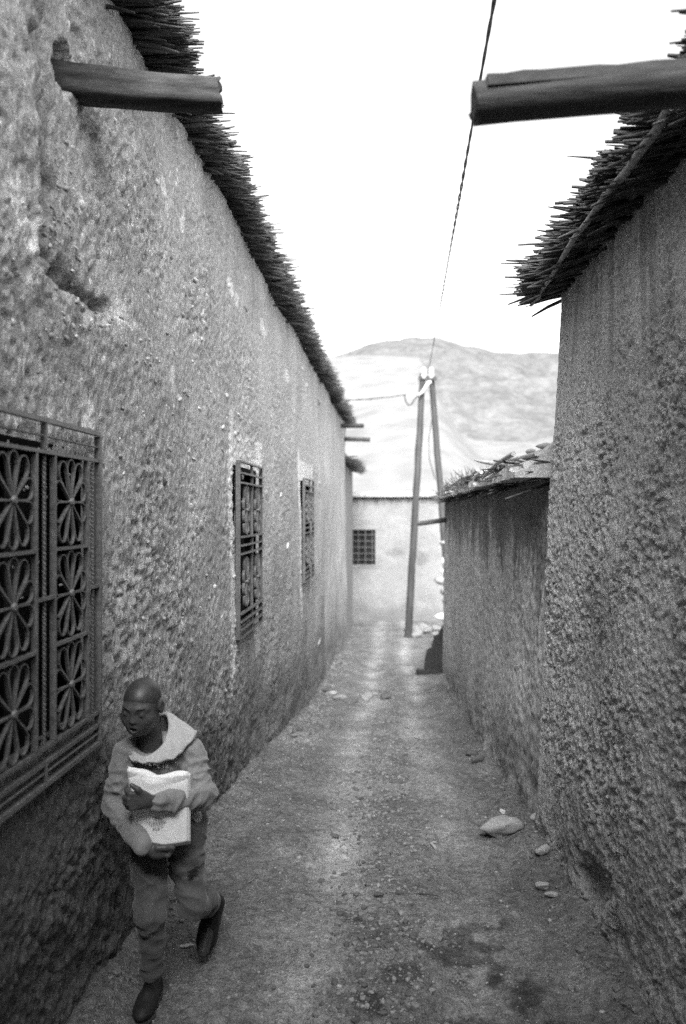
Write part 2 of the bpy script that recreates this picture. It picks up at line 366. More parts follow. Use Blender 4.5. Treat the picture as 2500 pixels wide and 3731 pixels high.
def left_tint(Yw, Zw, Dw):
    t = 1 + .13 * fbm(Yw * 1.1, Zw * .9, 4, 171) + .07 * fbm(Yw * 6, Zw * 3, 3, 173)
    for (px, py, rx, ry, s) in PATCH:
        cy, cz = px_wall(px, py); k = (cy * 1.0) / 1820; ky = cy * cy / (1820 * 1.077)
        d = np.hypot((Yw - cy) / (rx * ky), (Zw - cz) / (ry * k)) + .5 * fbm(Yw * 9, Zw * 4, 3, int(px))
        t = t * (1 + s * sstep(1.1, .6, d))
    # whitewash round the windows
    for (a, b, c, e) in WIN[1:]:
        for (yy, z0, z1, w) in [(a - .10, c - .35, e + .28, .075), (b + .13, c - .22, e + .15, .11)]:
            d = np.maximum(np.abs(Yw - yy) / w, np.maximum(z0 - Zw, Zw - z1) / .12) + .25 * fbm(Yw * 5, Zw * 3, 3, 181); t = t * (1 + .75 * sstep(1.15, .7, d))
        d = np.maximum(np.abs(Yw - .5 * (a + b)) / (.6 * (b - a)), np.maximum(e - Zw, Zw - e - .22) / .05) + .3 * fbm(Yw * 5, Zw * 5, 3, 183); t = t * (1 + .45 * sstep(1.2, .7, d))
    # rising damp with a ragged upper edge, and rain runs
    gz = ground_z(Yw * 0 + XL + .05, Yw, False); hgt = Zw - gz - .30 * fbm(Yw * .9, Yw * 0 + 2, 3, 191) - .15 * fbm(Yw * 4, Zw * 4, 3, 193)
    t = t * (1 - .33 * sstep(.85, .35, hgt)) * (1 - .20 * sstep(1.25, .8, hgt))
    bare_shade = Zw - (.98 + .10 * fbm(Yw * 2.5, Zw * 2.5, 3, 199)) + .22 * np.clip(Yw - 2.6, 0, 9); t = t * (1 - .42 * sstep(.05, -.06, bare_shade) * sstep(7, 4, Yw))  # bare mud below the plaster, painted darker to stand in for shade
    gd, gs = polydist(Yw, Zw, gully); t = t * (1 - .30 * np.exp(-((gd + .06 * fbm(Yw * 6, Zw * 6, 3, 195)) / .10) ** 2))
    run = sstep(.25, .7, fbm(Yw * 9, Zw * .35, 3, 197)) * sstep(2.4, 3.6, Zw); t = t * (1 - .22 * run)
    return np.clip(t, .3, 2.0)

HL = thing('mud_house', (-2.5, 8, -.9), 'long mud-plastered house along the left side with three iron window grilles', 'house')
ys = with_lines(np.concatenate([[-6, -4, -2.5, -1, 0, .8, 1.4, 1.8], geo(2.0, 17.8, .0030)]), [w[i] for w in WIN for i in (0, 1)])
zs = with_lines(np.concatenate([np.linspace(-1.6, -.2, 60, endpoint=False), np.linspace(-.2, 3.74, 350)]), [w[i] for w in WIN for i in (2, 3)])
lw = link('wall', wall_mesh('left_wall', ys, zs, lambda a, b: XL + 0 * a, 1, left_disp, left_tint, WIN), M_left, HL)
b = MB(); b.box((-3.5, 17.72, 1.05), (4.72, .16, 5.36)); b.box((-6, 6, 1.0), (.3, 24, 5.4)); b.build('end_wall', M_far, HL)

def window_reveal(W, parent, gdep=.13):
    a, b_, c, e = W; m = MB(); x0, x1 = XL - gdep, XL - .004; xm = .5 * (x0 + x1); t = .03
    m.box((xm, a - t / 2, .5 * (c + e)), (x1 - x0, t, e - c + 2 * t)); m.box((xm, b_ + t / 2, .5 * (c + e)), (x1 - x0, t, e - c + 2 * t))
    m.box((xm, .5 * (a + b_), c - t / 2), (x1 - x0, b_ - a - .002, t)); m.box((xm, .5 * (a + b_), e + t / 2), (x1 - x0, b_ - a - .002, t))
    return m.build('reveal', M_far, parent)
def ribbon(m, pts, w, t, x0, closed=False):
    "flat bar bent along (y,z) points, w deep in x, t thick"
    n = len(pts); V = []; F = []
    for i, (y, z) in enumerate(pts):
        if closed: p0 = pts[(i - 1) % n]; p1 = pts[(i + 1) % n]
        else: p0 = pts[max(i - 1, 0)]; p1 = pts[min(i + 1, n - 1)]
        dy, dz = p1[0] - p0[0], p1[1] - p0[1]; L_ = math.hypot(dy, dz) or 1; ny, nz = -dz / L_ * t / 2, dy / L_ * t / 2
        V += [(x0, y + ny, z + nz), (x0 + w, y + ny, z + nz), (x0 + w, y - ny, z - nz), (x0, y - ny, z - nz)]
    for i in range(n if closed else n - 1):
        for k in range(4):
            p, q = i * 4 + k, i * 4 + (k + 1) % 4; r, s_ = ((i + 1) % n) * 4 + (k + 1) % 4, ((i + 1) % n) * 4 + k
            F.append((p, q, r, s_))
    if not closed: F += [(0, 1, 2, 3), (4 * n - 4, 4 * n - 1, 4 * n - 2, 4 * n - 3)]
    m.add(V, F, False)
def flower_mesh(hw, hh, n=10, bar=.0038, dep=.011, rot=0.0):
    m = MB()
    for k in range(n):
        a = 2 * math.pi * (k + .5) / n + rot; P = []
        half = math.pi / n * .93; Rm = 1.0
        # two straight spokes and a round end
        def rad(an):   # rounded-rectangle like outline of the cell
            return 1.0 / max((abs(math.cos(an)) ** 4 + abs(math.sin(an)) ** 4) ** .25, .001) ** .6
        ra = rad(a) * .97; rc = ra * (1 - math.sin(half) * .80); rs = rc * math.sin(half) 
        cy, cz = rc * math.cos(a), rc * math.sin(a)
        P.append((.07 * math.cos(a - half), .07 * math.sin(a - half)))
        for s_ in np.linspace(-math.pi / 2 - .25, math.pi / 2 + .25, 9):
            P.append((cy + rs * math.cos(a + s_), cz + rs * math.sin(a + s_)))
        P.append((.07 * math.cos(a + half), .07 * math.sin(a + half)))
        ribbon(m, [(p[0] * hw, p[1] * hh) for p in P], dep, bar, 0)
    m.tube([(dep * .2, 0, 0), (dep + .004, 0, 0), (dep + .008, 0, 0)], [.014, .014, .009], 12)
    return m.mesh('flower')
def bar(p, parent, y0, y1, z0, z1, x0, dep, name='bar'):
    m = MB(); m.box((x0 + dep / 2, .5 * (y0 + y1), .5 * (z0 + z1)), (dep, abs(y1 - y0), abs(z1 - z0))); return m.build(name, M_iron, parent)
def twisted(parent, p0, p1, r=.0065, pitch=.03):
    L_ = (Vector(p1) - Vector(p0)).length; n = max(6, int(L_ / pitch * 5)); m = MB()
    m.tube([Vector(p0).lerp(Vector(p1), i / n) for i in range(n + 1)], r, 4, True, False, up=(1, 0, .01), twist=math.pi / 5, sx=.55)
    return m.build('twisted_rod', M_iron, parent)
def panes(W, parent, cols=2, rows=2):
    a, b_, c, e = W; x = XL - .125; fw = .045
    m = MB(); zc = .5 * (c + e); yc = .5 * (a + b_)
    m.box((x + .02, a + fw / 2 + .002, zc), (.04, fw, e - c - .004)); m.box((x + .02, b_ - fw / 2 - .002, zc), (.04, fw, e - c - .004)); m.box((x + .022, yc, zc), (.05, .07, e - c - .01))
    m.box((x + .02, yc, e - .035), (.036, b_ - a - .1, .06)); m.box((x + .02, yc, c + .035), (.036, b_ - a - .1, .06)); m.box((x + .021, yc, zc), (.03, b_ - a - .1, .035))
    m.build('wooden_sash', M_shutter, parent)
    for i in range(2):
        for j in range(2):
            y0 = a + fw if i == 0 else yc + .035; y1 = yc - .035 if i == 0 else b_ - fw; z0 = c + .06 if j == 0 else zc + .017; z1 = zc - .017 if j == 0 else e - .06
            g = MB(); g.box((x + .012, .5 * (y0 + y1), .5 * (z0 + z1)), (.006, y1 - y0, z1 - z0)); g.build('pane', M_glass, parent)
    k = MB(); k.box((x - .10, yc, zc), (.02, b_ - a + .3, e - c + .3)); k.build('dark_interior', M_shutter, parent)

# near window: two columns of three ten-petalled flowers, twisted rods in the side strips
W1 = link('window', None, parent=HL, M=Matrix.Translation((0, 0, 0))); W1['label'] = 'near window with large iron flower grille'
window_reveal(WIN[0], W1); panes(WIN[0], W1)
gx0 = XL + .022; y0, y1 = 1.888, 2.755; cs = [y0, y0 + .105, y0 + .37, y1 - .37, y1 - .105, y1]
Z0, Zr3, Zr2, Zr1, Zm, Z1 = .985, 1.095, 1.39, 1.685, 1.98, 2.075
for z in (Z0, Z1): bar(None, W1, y0, y1, z - .007, z + .007, gx0, .022)
for z in (Zr3, Zm): bar(None, W1, y0 + .007, y1 - .007, z - .0055, z + .0055, gx0 + .001, .018)
bar(None, W1, y0 + .007, y1 - .007, Zr3 - .052, Zr3 - .040, gx0 + .001, .018)
for y in (y0, y1): bar(None, W1, y - .006, y + .006, Z0 + .009, Z1 - .009, gx0, .024)
for y in cs[1:5]: bar(None, W1, y - .005, y + .005, Zr3 + .007, Zm - .007, gx0 + .002, .018)
yc = .5 * (y0 + y1)
bar(None, W1, yc - .005, yc + .005, Zm + .007, Z1 - .009, gx0 + .002, .018); bar(None, W1, yc - .005, yc + .005, Z0 + .009, Zr3 - .052, gx0 + .002, .018)
for (ya, yb) in ((cs[1], cs[2]), (cs[3], cs[4])):
    for z in (Zr2, Zr1): bar(None, W1, ya + .005, yb - .005, z - .005, z + .005, gx0 + .003, .017)
bar(None, W1, cs[2] + .005, cs[3] - .005, 1.535, 1.545, gx0 + .003, .016)
for (ya, yb) in ((cs[0], cs[1]), (cs[4], cs[5])): bar(None, W1, ya + .006, yb - .005, 1.535, 1.545, gx0 + .003, .016)
for (ya, yb) in ((cs[0], cs[1]), (cs[2], cs[3]), (cs[4], cs[5])): twisted(W1, (gx0 + .011, .5 * (ya + yb), Zr3 + .01), (gx0 + .011, .5 * (ya + yb), Zm - .01))
for (ya, yb) in ((y0, yc), (yc, y1)):
    twisted(W1, (gx0 + .011, ya + .008, .5 * (Zm + Z1)), (gx0 + .011, yb - .008, .5 * (Zm + Z1))); twisted(W1, (gx0 + .011, ya + .008, Z0 + .035), (gx0 + .011, yb - .008, Z0 + .035))
fm = flower_mesh(.5 * (cs[2] - cs[1]) * .97, .1475 * .97); fm.materials.append(M_iron)
for (ya, yb) in ((cs[1], cs[2]), (cs[3], cs[4])):
    for (za, zb) in ((Zr3, Zr2), (Zr2, Zr1), (Zr1, Zm)):
        link('flower', fm, None, W1, Matrix.Translation((gx0 + .003, .5 * (ya + yb), .5 * (za + zb))))
# the two further windows: grilles standing proud of the wall, two rows of flowers and groups of cross bars
for wi, lab in ((1, 'middle window with two rows of iron flowers and cross bars'), (2, 'furthest window with narrow-looking iron grille')):
    a, b_, c, e = WIN[wi]; P = link('window', None, parent=HL); P['label'] = lab
    window_reveal(WIN[wi], P); panes(WIN[wi], P)
    y0, y1, Z0, Z1 = a - .05, b_ + .05, c - .06, e + .06; gx0 = XL + .03; H_ = Z1 - Z0
    for y in (y0, y1):
        bar(None, P, y - .008, y + .008, Z0, Z1, gx0 - .015, .03)
    yc = .5 * (y0 + y1); bar(None, P, yc - .006, yc + .006, Z0, Z1, gx0 + .001, .02)
    for f in (0.006, .05, .095, .14, .475, .522, .57, .875, .93, .994): bar(None, P, y0 + .008, y1 - .008, Z0 + f * H_ - .006, Z0 + f * H_ + .006, gx0 + .002, .024)
    fm2 = flower_mesh((y1 - y0) * .115, .152 * H_ * .98, 10, .006, .018); fm2.materials.append(M_iron)
    for yy in (y0 + .25 * (y1 - y0) , y0 + .75 * (y1 - y0)):
        for f in (.3075, .7225): link('flower', fm2, None, P, Matrix.Translation((gx0 + .003, yy, Z0 + f * H_)))

# ------------------------------------------------------------------ reed eaves
def reed_mesh(seed, L_=1.0):
    r = random.Random(seed); m = MB(); b1 = r.uniform(-.03, .03); b2 = r.uniform(-.05, .02)
    P = [(L_ * t, b1 * t * t * L_, b2 * t * t * L_) for t in (0, .45, .8, 1)]
    m.tube(P, [.0060, .0056, .0045, .0012 + .0025 * r.random()], 5, True, True); me = m.mesh('reed'); me.materials.append(M_reed); return me
REEDS = [reed_mesh(i) for i in range(7)]
RV = [(np.array([v.co for v in me.vertices]), [tuple(p.vertices) for p in me.polygons]) for me in REEDS]
def clump(y, step, seed, pull=.6):
    "reeds gather in bundles: returns the pulled position along the eave and the bundle's own random"
    c = math.floor(y / step); r = random.Random(c * 7919 + seed); cy = (c + .5 + r.uniform(-.3, .3)) * step; return y + (cy - y) * pull, r
def eave(parent, root_list, parts_first=300):
    "root_list: (x, y, z, dir angle, droop, length, thickness) of every reed, nearest first"
    mats = []
    for (x, y, z, az, dr, L_, th) in root_list:
        mats.append(Matrix.Translation((x, y, z)) @ Euler((0, dr, az)).to_matrix().to_4x4() @ Matrix.Diagonal((L_, th, th, 1)))
    for i, M in enumerate(mats[:parts_first]): link('reed', REEDS[i % 7], None, parent, M)
    V = []; F = []; o = 0
    for i, M in enumerate(mats[parts_first:]):
        v, f = RV[i % 7]; A = np.array(M); V.append(v @ A[:3, :3].T + A[:3, 3]); F += [tuple(k + o for k in q) for q in f]; o += len(v)
    if V:
        me = bpy.data.meshes.new('reed_fringe'); me.from_pydata(np.concatenate(V).tolist(), [], F); me.update(); me.polygons.foreach_set('use_smooth', [True] * len(me.polygons))
        tag(link('reed_fringe', me, M_reed, parent), kind='stuff')
rnd = random.Random(5)
rf = MB(); rf.box((-3.6, 7.4, 3.98), (4.98, 21.1, .18)); LR = rf.build('roof', M_left, HL)
def tintify(o, v=1.0):
    at = o.data.attributes.new('tint', 'FLOAT', 'POINT'); at.data.foreach_set('value', [v] * len(o.data.vertices))
tintify(LR)
rl = []
for i in range(4600):
    y = rnd.uniform(.6, 17.95) if i > 900 else rnd.uniform(2.3, 6.0)
    cl = .5 + .5 * float(n2(np.array([y * 3.1]), np.array([1.0]), 55)[0]) + .35 * float(n2(np.array([y * 11]), np.array([4.0]), 56)[0])
    yc_, cr = clump(y, .085, 3); off = (yc_ - y)
    L_ = .40 + .07 * cl + cr.uniform(-.03, .07) + rnd.gauss(0, .022) - .35 * abs(y + off * 1.6 - yc_); z = 3.745 + rnd.random() * .135 + .022 * float(n2(np.array([y * 1.3]), np.array([8.0]), 57)[0])
    if rnd.random() < .035: cr = random.Random(i); off += rnd.gauss(0, .10); L_ += rnd.uniform(-.05, .06)
    rl.append((-1.36 + rnd.uniform(-.03, .03), y, z, math.atan2(off * .9, L_) + rnd.gauss(0, .03), cr.uniform(-.05, .03) + rnd.gauss(0, .035), L_ + (.06 if rnd.random() < .04 else 0), rnd.uniform(1.1, 1.9)))
rl.sort(key=lambda r: abs(r[1] - 2.6)); eave(LR, rl)
def log(parent, p0, p1, r0, r1, mat, flat=.9, seed=0, n=14, name='beam', rough=.12, sqe=.45):
    m = MB(); rr = random.Random(seed); P = []; K = 12
    d = (Vector(p1) - Vector(p0)).normalized(); u = Vector((0, 0, 1)) - d * d.z; u.normalize(); w = d.cross(u); V = []; F = []
    prof_ = [1 + rough * rr.uniform(-1, 1) for _ in range(n)]
    for i in range(K + 1):
        t = i / K; c = Vector(p0).lerp(Vector(p1), t); r = r0 + (r1 - r0) * t
        for k in range(n):
            a = 2 * math.pi * k / n; q = r * prof_[k] * (1 + rough * .3 * rr.uniform(-1, 1))
            sq = 1 / max(abs(math.cos(a)), abs(math.sin(a))) ** sqe
            V.append(c + u * (.010 * math.sin(t * 2.6 + seed)) + (math.cos(a) * w + math.sin(a) * u * flat) * q * sq + (d * rr.uniform(-.022, .016) if i == K else Vector()))
    for i in range(K):
        for k in range(n): F.append((i * n + k, i * n + (k + 1) % n, (i + 1) * n + (k + 1) % n, (i + 1) * n + k))
    m.add(V, F, True); m.add(V[K * n:], [tuple(range(n))], False); o = m.build(name, mat, parent)
    return o
log(HL, (-1.30, 2.60, 3.265), (-.60, 2.72, 3.245), .062, .050, M_wood, .95, 3, 26, rough=.13, sqe=.6)
# two spouts at the far end
log(HL, (-1.4, 16.2, 3.58), (-.62, 16.25, 3.56), .06, .055, M_wood_far, .8, 4, 10); log(HL, (-1.4, 17.2, 3.40), (-.52, 17.3, 3.36), .06, .055, M_wood_far, .8, 5, 10)
# embedded stones and chips in the left wall
rocks = [rock_mesh('stone', 200 + i, 2, .3, .75) for i in range(5)]
chipm = [r.copy() for r in rocks]
for me in rocks: me.materials.append(M_stone)
for me in chipm: me.materials.append(M_stone_pale)
def chip(px, py, sy, sz, pale=False, proud=.35):
    y, z = px_wall(px, py); k = y / 1820; ky = y * y / (1820 * 1.077); s = (sz * k * .55, sy * ky * .8, sz * k)
    x = XL + float(left_disp(np.array([[y]]), np.array([[z]]))[0, 0])
    link('stone', (chipm if pale else rocks)[int(px + py) % 5], None, lw, Matrix.Translation((x + (proud - .5) * s[0] * .6, y, z)) @ Euler((rnd.uniform(-.5, .5), rnd.uniform(-.3, .3), 0)).to_matrix().to_4x4() @ Matrix.Diagonal((*s, 1)))
for (px, py, a, c_, pale) in [(163, 745, 9, 12, True), (118, 765, 10, 11, False), (148, 772, 9, 10, False), (140, 735, 8, 8, False), (128, 525, 8, 11, False), (187, 468, 7, 18, True), (30, 735, 6, 14, True), (28, 610, 8, 10, False), (155, 430, 8, 10, False), (98, 850, 6, 6, False), (190, 868, 7, 9, True), (410, 912, 5, 9, True), (300, 920, 8, 10, False), (247, 700, 6, 10, False), (120, 735, 7, 8, False), (165, 690, 6, 8, False), (60, 880, 7, 7, False), (330, 820, 5, 7, True), (440, 640, 5, 8, True), (355, 415, 5, 14, True), (515, 652, 4, 12, True), (250, 275, 4, 8, True)]: chip(px, py, a, c_, pale)
for i in range(80):
    t = rnd.random(); gx_ = np.interp(t, [0, .35, .6, 1], [150, 125, 140, 235]); gy_ = np.interp(t, [0, .35, .6, 1], [330, 520, 690, 760]); chip(gx_ + rnd.gauss(10, 26), gy_ + rnd.gauss(0, 26), rnd.uniform(3, 7), rnd.uniform(4, 9), rnd.random() < .3)
for i in range(190):
    chip(rnd.uniform(10, 560) if i < 120 else rnd.uniform(300, 740), rnd.uniform(260, 1450) if i < 120 else rnd.uniform(600, 1500), rnd.uniform(2, 5), rnd.uniform(3, 9), rnd.random() < .5)

# second, lower house beyond it on the left
H2 = thing('mud_house', (-2.5, 20.5, -1.3), 'lower mud house past the far end of the long left house, small dark reed eave', 'house')
b = MB(); b.box((-3.14, 20.0, .85), (4.0, 4.2, 4.4)); o = b.build('wall', M_far, H2); tintify(o, .95)
b = MB(); b.box((-3.1, 20.0, 3.14), (3.9, 4.1, .14)); R2 = b.build('roof', M_far, H2); tintify(R2)
rl = []
for i in range(420):
    y = rnd.uniform(17.95, 22.0); rl.append((-1.4, y, 2.96 + rnd.random() * .11, rnd.gauss(0, .1), rnd.gauss(.10, .06), .58 + rnd.gauss(0, .06), rnd.uniform(1, 2)))
rl.sort(key=lambda r: r[1]); eave(R2, rl, 60)

# ------------------------------------------------------------------ right tall house
HR = thing('mud_house', (2.5, 1, 0), 'tall coarse-plastered mud house on the right with overhanging reed eave', 'house')
def xr_tall(y, z):
    xb = xr_base(y); xt = np.interp(y, [-6, 0, 2.9, 4.4], [1.16, 1.08, .985, .905]); return xb + (xt - xb) * np.clip(z / 2.95, -.3, 1.1)
def right_disp(Yw, Zw):
    d = .022 * fbm(Yw * 1.1 + 9, Zw * .9, 3, 201)
    q = 1.12 - .55 * sstep(2.1, 2.8, Zw)
    w, wv = worley(Yw * 30 + .8 * n2(Yw * 20, Zw * 20, 203), Zw * 24 + .8 * n2(Yw * 20 + 7, Zw * 20, 204), 205)
    w2, wv2 = worley(Yw * 62 + .7 * n2(Yw * 40, Zw * 40, 207), Zw * 52, 209)
    q = q * (.55 + .75 * sstep(-.35, .35, fbm(Yw * 2.6, Zw * 2.0, 3, 216)))
    d += q * (.0075 * fbm(Yw * 26, Zw * 22, 3, 211, .6) + .012 * np.clip(.6 - w, 0, 1) * np.where(wv > .55, 1, np.where(wv < .3, -1.2, .1)) + .011 * np.clip(.6 - w2, 0, 1) * np.where(wv2 > .5, 1, -1))
    d += .005 * fbm(Yw * 24, Zw * 2.2, 3, 213) * sstep(1.9, 2.8, Zw)         # trowelled, rain-run upper part
    hgt = Zw - .03; er, ev = worley(Yw * 5, hgt * 5, 221)
    d -= sstep(.5, .05, hgt) * (.035 + .06 * np.clip(.5 - er, 0, 1)) * (.6 + .7 * fbm(Yw * 3, Zw * 3, 3, 223)) * .9
    hy, hz = 3.45, .22; d -= .06 * sstep(1.1, .4, np.hypot((Yw - hy) / .25, (Zw - hz) / .16) + .4 * fbm(Yw * 8, Zw * 8, 3, 225))
    d *= sstep(4.42, 4.33, Yw) * .75 + .25
    return d
def right_tint(Yw, Zw, Dw):
    t = 1 + .12 * fbm(Yw * 1.6, Zw * 1.3, 4, 231)
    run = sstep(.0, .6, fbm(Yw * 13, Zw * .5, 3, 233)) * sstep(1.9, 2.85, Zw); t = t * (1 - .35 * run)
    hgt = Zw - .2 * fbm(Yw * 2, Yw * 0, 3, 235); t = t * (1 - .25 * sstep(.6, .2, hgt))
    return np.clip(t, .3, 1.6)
ys = np.concatenate([[-6, -4, -2, -.8, 0, .6, 1.1, 1.5, 1.8], np.arange(1.98, 4.42, .0068)]); zs = np.concatenate([[-.5, -.3], np.arange(-.15, 3.035, .0072)])
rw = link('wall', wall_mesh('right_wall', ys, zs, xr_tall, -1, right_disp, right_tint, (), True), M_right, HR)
yl = ys[-1]; zz = zs; e_ = -right_disp(np.full((1, len(zz)), yl), zz[None])[0] + xr_tall(np.full(len(zz), yl), zz)
V = np.concatenate([np.stack([e_, np.full(len(zz), yl), zz], -1), np.stack([np.full(len(zz), 5.0), np.full(len(zz), yl), zz], -1)]); n_ = len(zz)
F = np.stack([np.arange(n_ - 1), np.arange(1, n_), n_ + np.arange(1, n_), n_ + np.arange(n_ - 1)], -1)
link('end_wall', mesh_np('end_wall', V, F, True, {'tint': np.ones(len(V))}), M_right, HR)
b = MB(); b.box((3.1, .65, 3.25), (4.25, 7.6, .22)); RR = b.build('roof', M_right, HR); tintify(RR)
rl = []
for i in range(2000):
    y = rnd.uniform(2.2, 4.5) if i < 1350 else rnd.uniform(.5, 2.2)
    cl = .5 * float(n2(np.array([y * 5.0]), np.array([2.0]), 75)[0]) + .4 * float(n2(np.array([y * 14]), np.array([4.0]), 76)[0])
    yc_, cr = clump(y, .11, 5); off = yc_ - y
    L_ = .44 + .05 * cl + cr.uniform(-.045, .05) + rnd.gauss(0, .025) + (.07 if rnd.random() < .04 else 0)
    z = 3.035 + rnd.random() ** 1.5 * .10; xw = float(xr_tall(np.array(y), np.array(2.95)))
    rl.append((xw + .26 + rnd.uniform(-.03, .03), y, z, math.pi - math.atan2(off * .9, L_) + rnd.gauss(0, .05), cr.uniform(.0, .09) + rnd.gauss(0, .05), L_, rnd.uniform(.9, 2.3)))
for (y, z, L_) in [(4.50, 3.035, .60), (4.47, 3.04, .57), (3.75, 3.07, .60), (4.2, 3.05, .56)]: rl.append((1.18, y, z, math.pi + .03, .06, L_, 1.5))
rl.sort(key=lambda r: abs(r[1] - 4.5) if r[1] > 2.4 else 9); eave(RR, rl)
# unseen block and wall added behind the viewpoint to shade the near lane
b = MB(); b.box((-.35, -4.9, 4.75), (6.2, 3.4, 3.5)); o = b.build('lane_shade_block', M_right, HR); tintify(o)
b = MB(); b.box((0, -6.3, 1.5), (4.2, .3, 3.4)); o = b.build('shade_back_wall', M_right, HR); tintify(o)
# branch tying the reeds from below
P = []; rr = random.Random(8)
for i in range(15):
    t = i / 14; y = 2.35 + t * 2.17; P.append((.80 - .035 * t + .012 * math.sin(t * 9) + rr.uniform(-.004, .004), y, 2.972 + .008 * math.sin(t * 7) - .02 * (t > .9)))
m = MB(); m.tube(P, [.017 - .009 * (i / 14) + rr.uniform(-.0012, .0012) for i in range(15)], 8); m.build('tie_branch', M_stick, RR)
P = [(.935 - .075 * i / 9 + rr.uniform(-.006, .006), 2.4 + i * .225, 3.005 + rr.uniform(-.004, .004)) for i in range(10)]
m = MB(); m.tube(P, [.012 + rr.uniform(-.001, .001) for i in range(10)], 7); m.build('tie_branch', M_wood, RR)
# big split-log spout right above the lane, close to the camera
bm_ = log(HR, (1.30, 1.86, 2.805), (.190, 1.90, 2.757), .056, .049, M_wood, .95, 12, 20, rough=.06, sqe=.0)
m = MB(); rr = random.Random(23); V = []; F = []; K = 26                       # split bark plank lying on the log
for i in range(K + 1):
    t = i / K; x = 1.30 - 1.085 * t; zb = 2.824 - .040 * t; h = .030 + .007 * math.sin(i * 2.1) * (i % 3 == 0) + rr.uniform(-.003, .004); yb = 1.88 + .02 * t
    V += [(x, yb - .056, zb - .004), (x, yb - .050, zb + h * .8), (x, yb, zb + h + .008), (x, yb + .05, zb + h * .8), (x, yb + .056, zb - .004)]
for i in range(K):
    for k in range(5): F.append((i * 5 + k, i * 5 + (k + 1) % 5, (i + 1) * 5 + (k + 1) % 5, (i + 1) * 5 + k))
F.append(tuple(range(K * 5, K * 5 + 5))); m.add(V, F, False); m.build('bark_plank', M_wood_dark, bm_)

# ------------------------------------------------------------------ lower building on the right
HB = thing('mud_shed', (1.6, 8.5, -.5), 'low mud-walled building on the right under a brush and cane roof', 'building')
def xl_low(y, z):
    k = sstep(7.0, 4.4, y); return (.77 + .03 * np.clip((z + .5) / 2.5, 0, 1)) * (1 - k) + (xr_tall(np.full_like(y, 4.4), z) + .012) * k
def low_disp(Yw, Zw):
    d = .03 * fbm(Yw * .8 + 4, Zw * .7, 3, 301)
    w, wv = worley(Yw * 20, Zw * 16, 303)
    d += .008 * fbm(Yw * 16, Zw * 13, 3, 305) + .014 * np.clip(.5 - w, 0, 1) * np.where(wv > .6, 1, np.where(wv < .3, -1.3, 0))
    d += .010 * fbm(Yw * 10, Zw * 1.1, 3, 307) * sstep(.8, 1.8, Zw)
    gz = ground_z(Yw * 0 + .72, Yw, False); hgt = Zw - gz; d -= sstep(.4, .05, hgt) * .04 * (.6 + .7 * fbm(Yw * 3, Zw * 3, 3, 309))
    d *= sstep(12.62, 12.5, Yw) * .7 + .3
    d -= .012 * sstep(4.75, 4.45, Yw)
    return d
def low_tint(Yw, Zw, Dw):
    t = 1 + .14 * fbm(Yw * 1.4, Zw * 1.1, 4, 321)
    # soot-dark rain runs coming down from the roof, each with its own length
    ln = .38 + .30 * fbm(Yw * 1.6, Yw * 0 + 3, 3, 323) + .30 * n2(Yw * 14, Yw * 0 + 9, 325) + .18 * n2(Yw * 35, Yw * 0 + 5, 326)
    t = t * (1 - .62 * sstep(.25, -.05, (1.98 - Zw) - ln)) * (1 - .15 * sstep(.1, .6, n2(Yw * 26, Zw * .5, 327)) * sstep(.7, 1.5, Zw))
    gz = ground_z(Yw * 0 + .72, Yw, False); hgt = Zw - gz - .2 * fbm(Yw * 1.4, Yw * 0 + 1, 3, 329); t = t * (1 - .22 * sstep(.8, .3, hgt))
    return np.clip(t, .22, 1.6)
ys = geo(4.30, 12.62, .0032); zs = np.concatenate([np.linspace(-1.3, -.3, 60, endpoint=False), np.linspace(-.3, 1.985, 210)])
link('wall', wall_mesh('low_wall', ys, zs, xl_low, -1, low_disp, low_tint, (), True), M_low, HB)
b = MB(); b.box((2.8, 12.52, .34), (3.96, .2, 3.28)); b.box((4.7, 8.5, .34), (.2, 8, 3.28)); o = b.build('end_wall', M_low, HB); tintify(o)
# roof: a lumpy mud bed with canes, brush and stones lying on its edge
xs_ = np.linspace(.66, 4.8, 60); yy_ = np.linspace(4.43, 12.75, 150); Xr, Yr = np.meshgrid(xs_, yy_, indexing='ij')
e1 = sstep(.66, .95, Xr)
Zr = 2.035 + .10 * e1 + .035 * fbm(Xr * 3, Yr * 2, 4, 341) + .08 * sstep(6.2, 4.6, Yr) * e1
Xr = Xr + (1 - e1) * .05 * fbm(Yr * 3, Yr * 0, 3, 343)
V = np.stack([Xr, Yr, Zr], -1).reshape(-1, 3); Vb = V.copy(); Vb[:, 2] = 1.99 
F = grid_faces(60, 150); Fb = F[:, ::-1] + len(V); j = np.arange(149); Fe = np.stack([j, j + 1, j + 1 + len(V), j + len(V)], -1); k_ = np.arange(59) * 150; Ff = np.stack([k_ + 149, k_ + 150 + 149, k_ + 150 + 149 + len(V), k_ + 149 + len(V)], -1)
RB = link('roof', mesh_np('low_roof', np.concatenate([V, Vb]), np.concatenate([F, Fb, Fe, Ff, Ff - 149]), False, {'tint': np.full(2 * len(V), 1.0)}), M_low, HB)
cane = [reed_mesh(40 + i) for i in range(3)]
for me in cane: me.materials.clear(); me.materials.append(M_reed_pale)
for i in range(26):
    y = rnd.uniform(4.7, 7.4); link('cane', cane[i % 3], None, RB, Matrix.Translation((.70 + rnd.uniform(-.03, .22), y - .5, 2.075 + rnd.random() * .05 + .02 * (i % 3))) @ Euler((0, rnd.gauss(0, .03), math.pi / 2 + rnd.gauss(.03, .05))).to_matrix().to_4x4() @ Matrix.Diagonal((rnd.uniform(.7, 1.5), 2.6, 2.6, 1)))
m = MB(); m.tube([(.74, 4.45, 2.055), (.70, 5.6, 2.045), (.72, 6.6, 2.05)], [.028, .026, .020], 10); m.build('cane_pole', M_reed_pale, RB)
rl = []
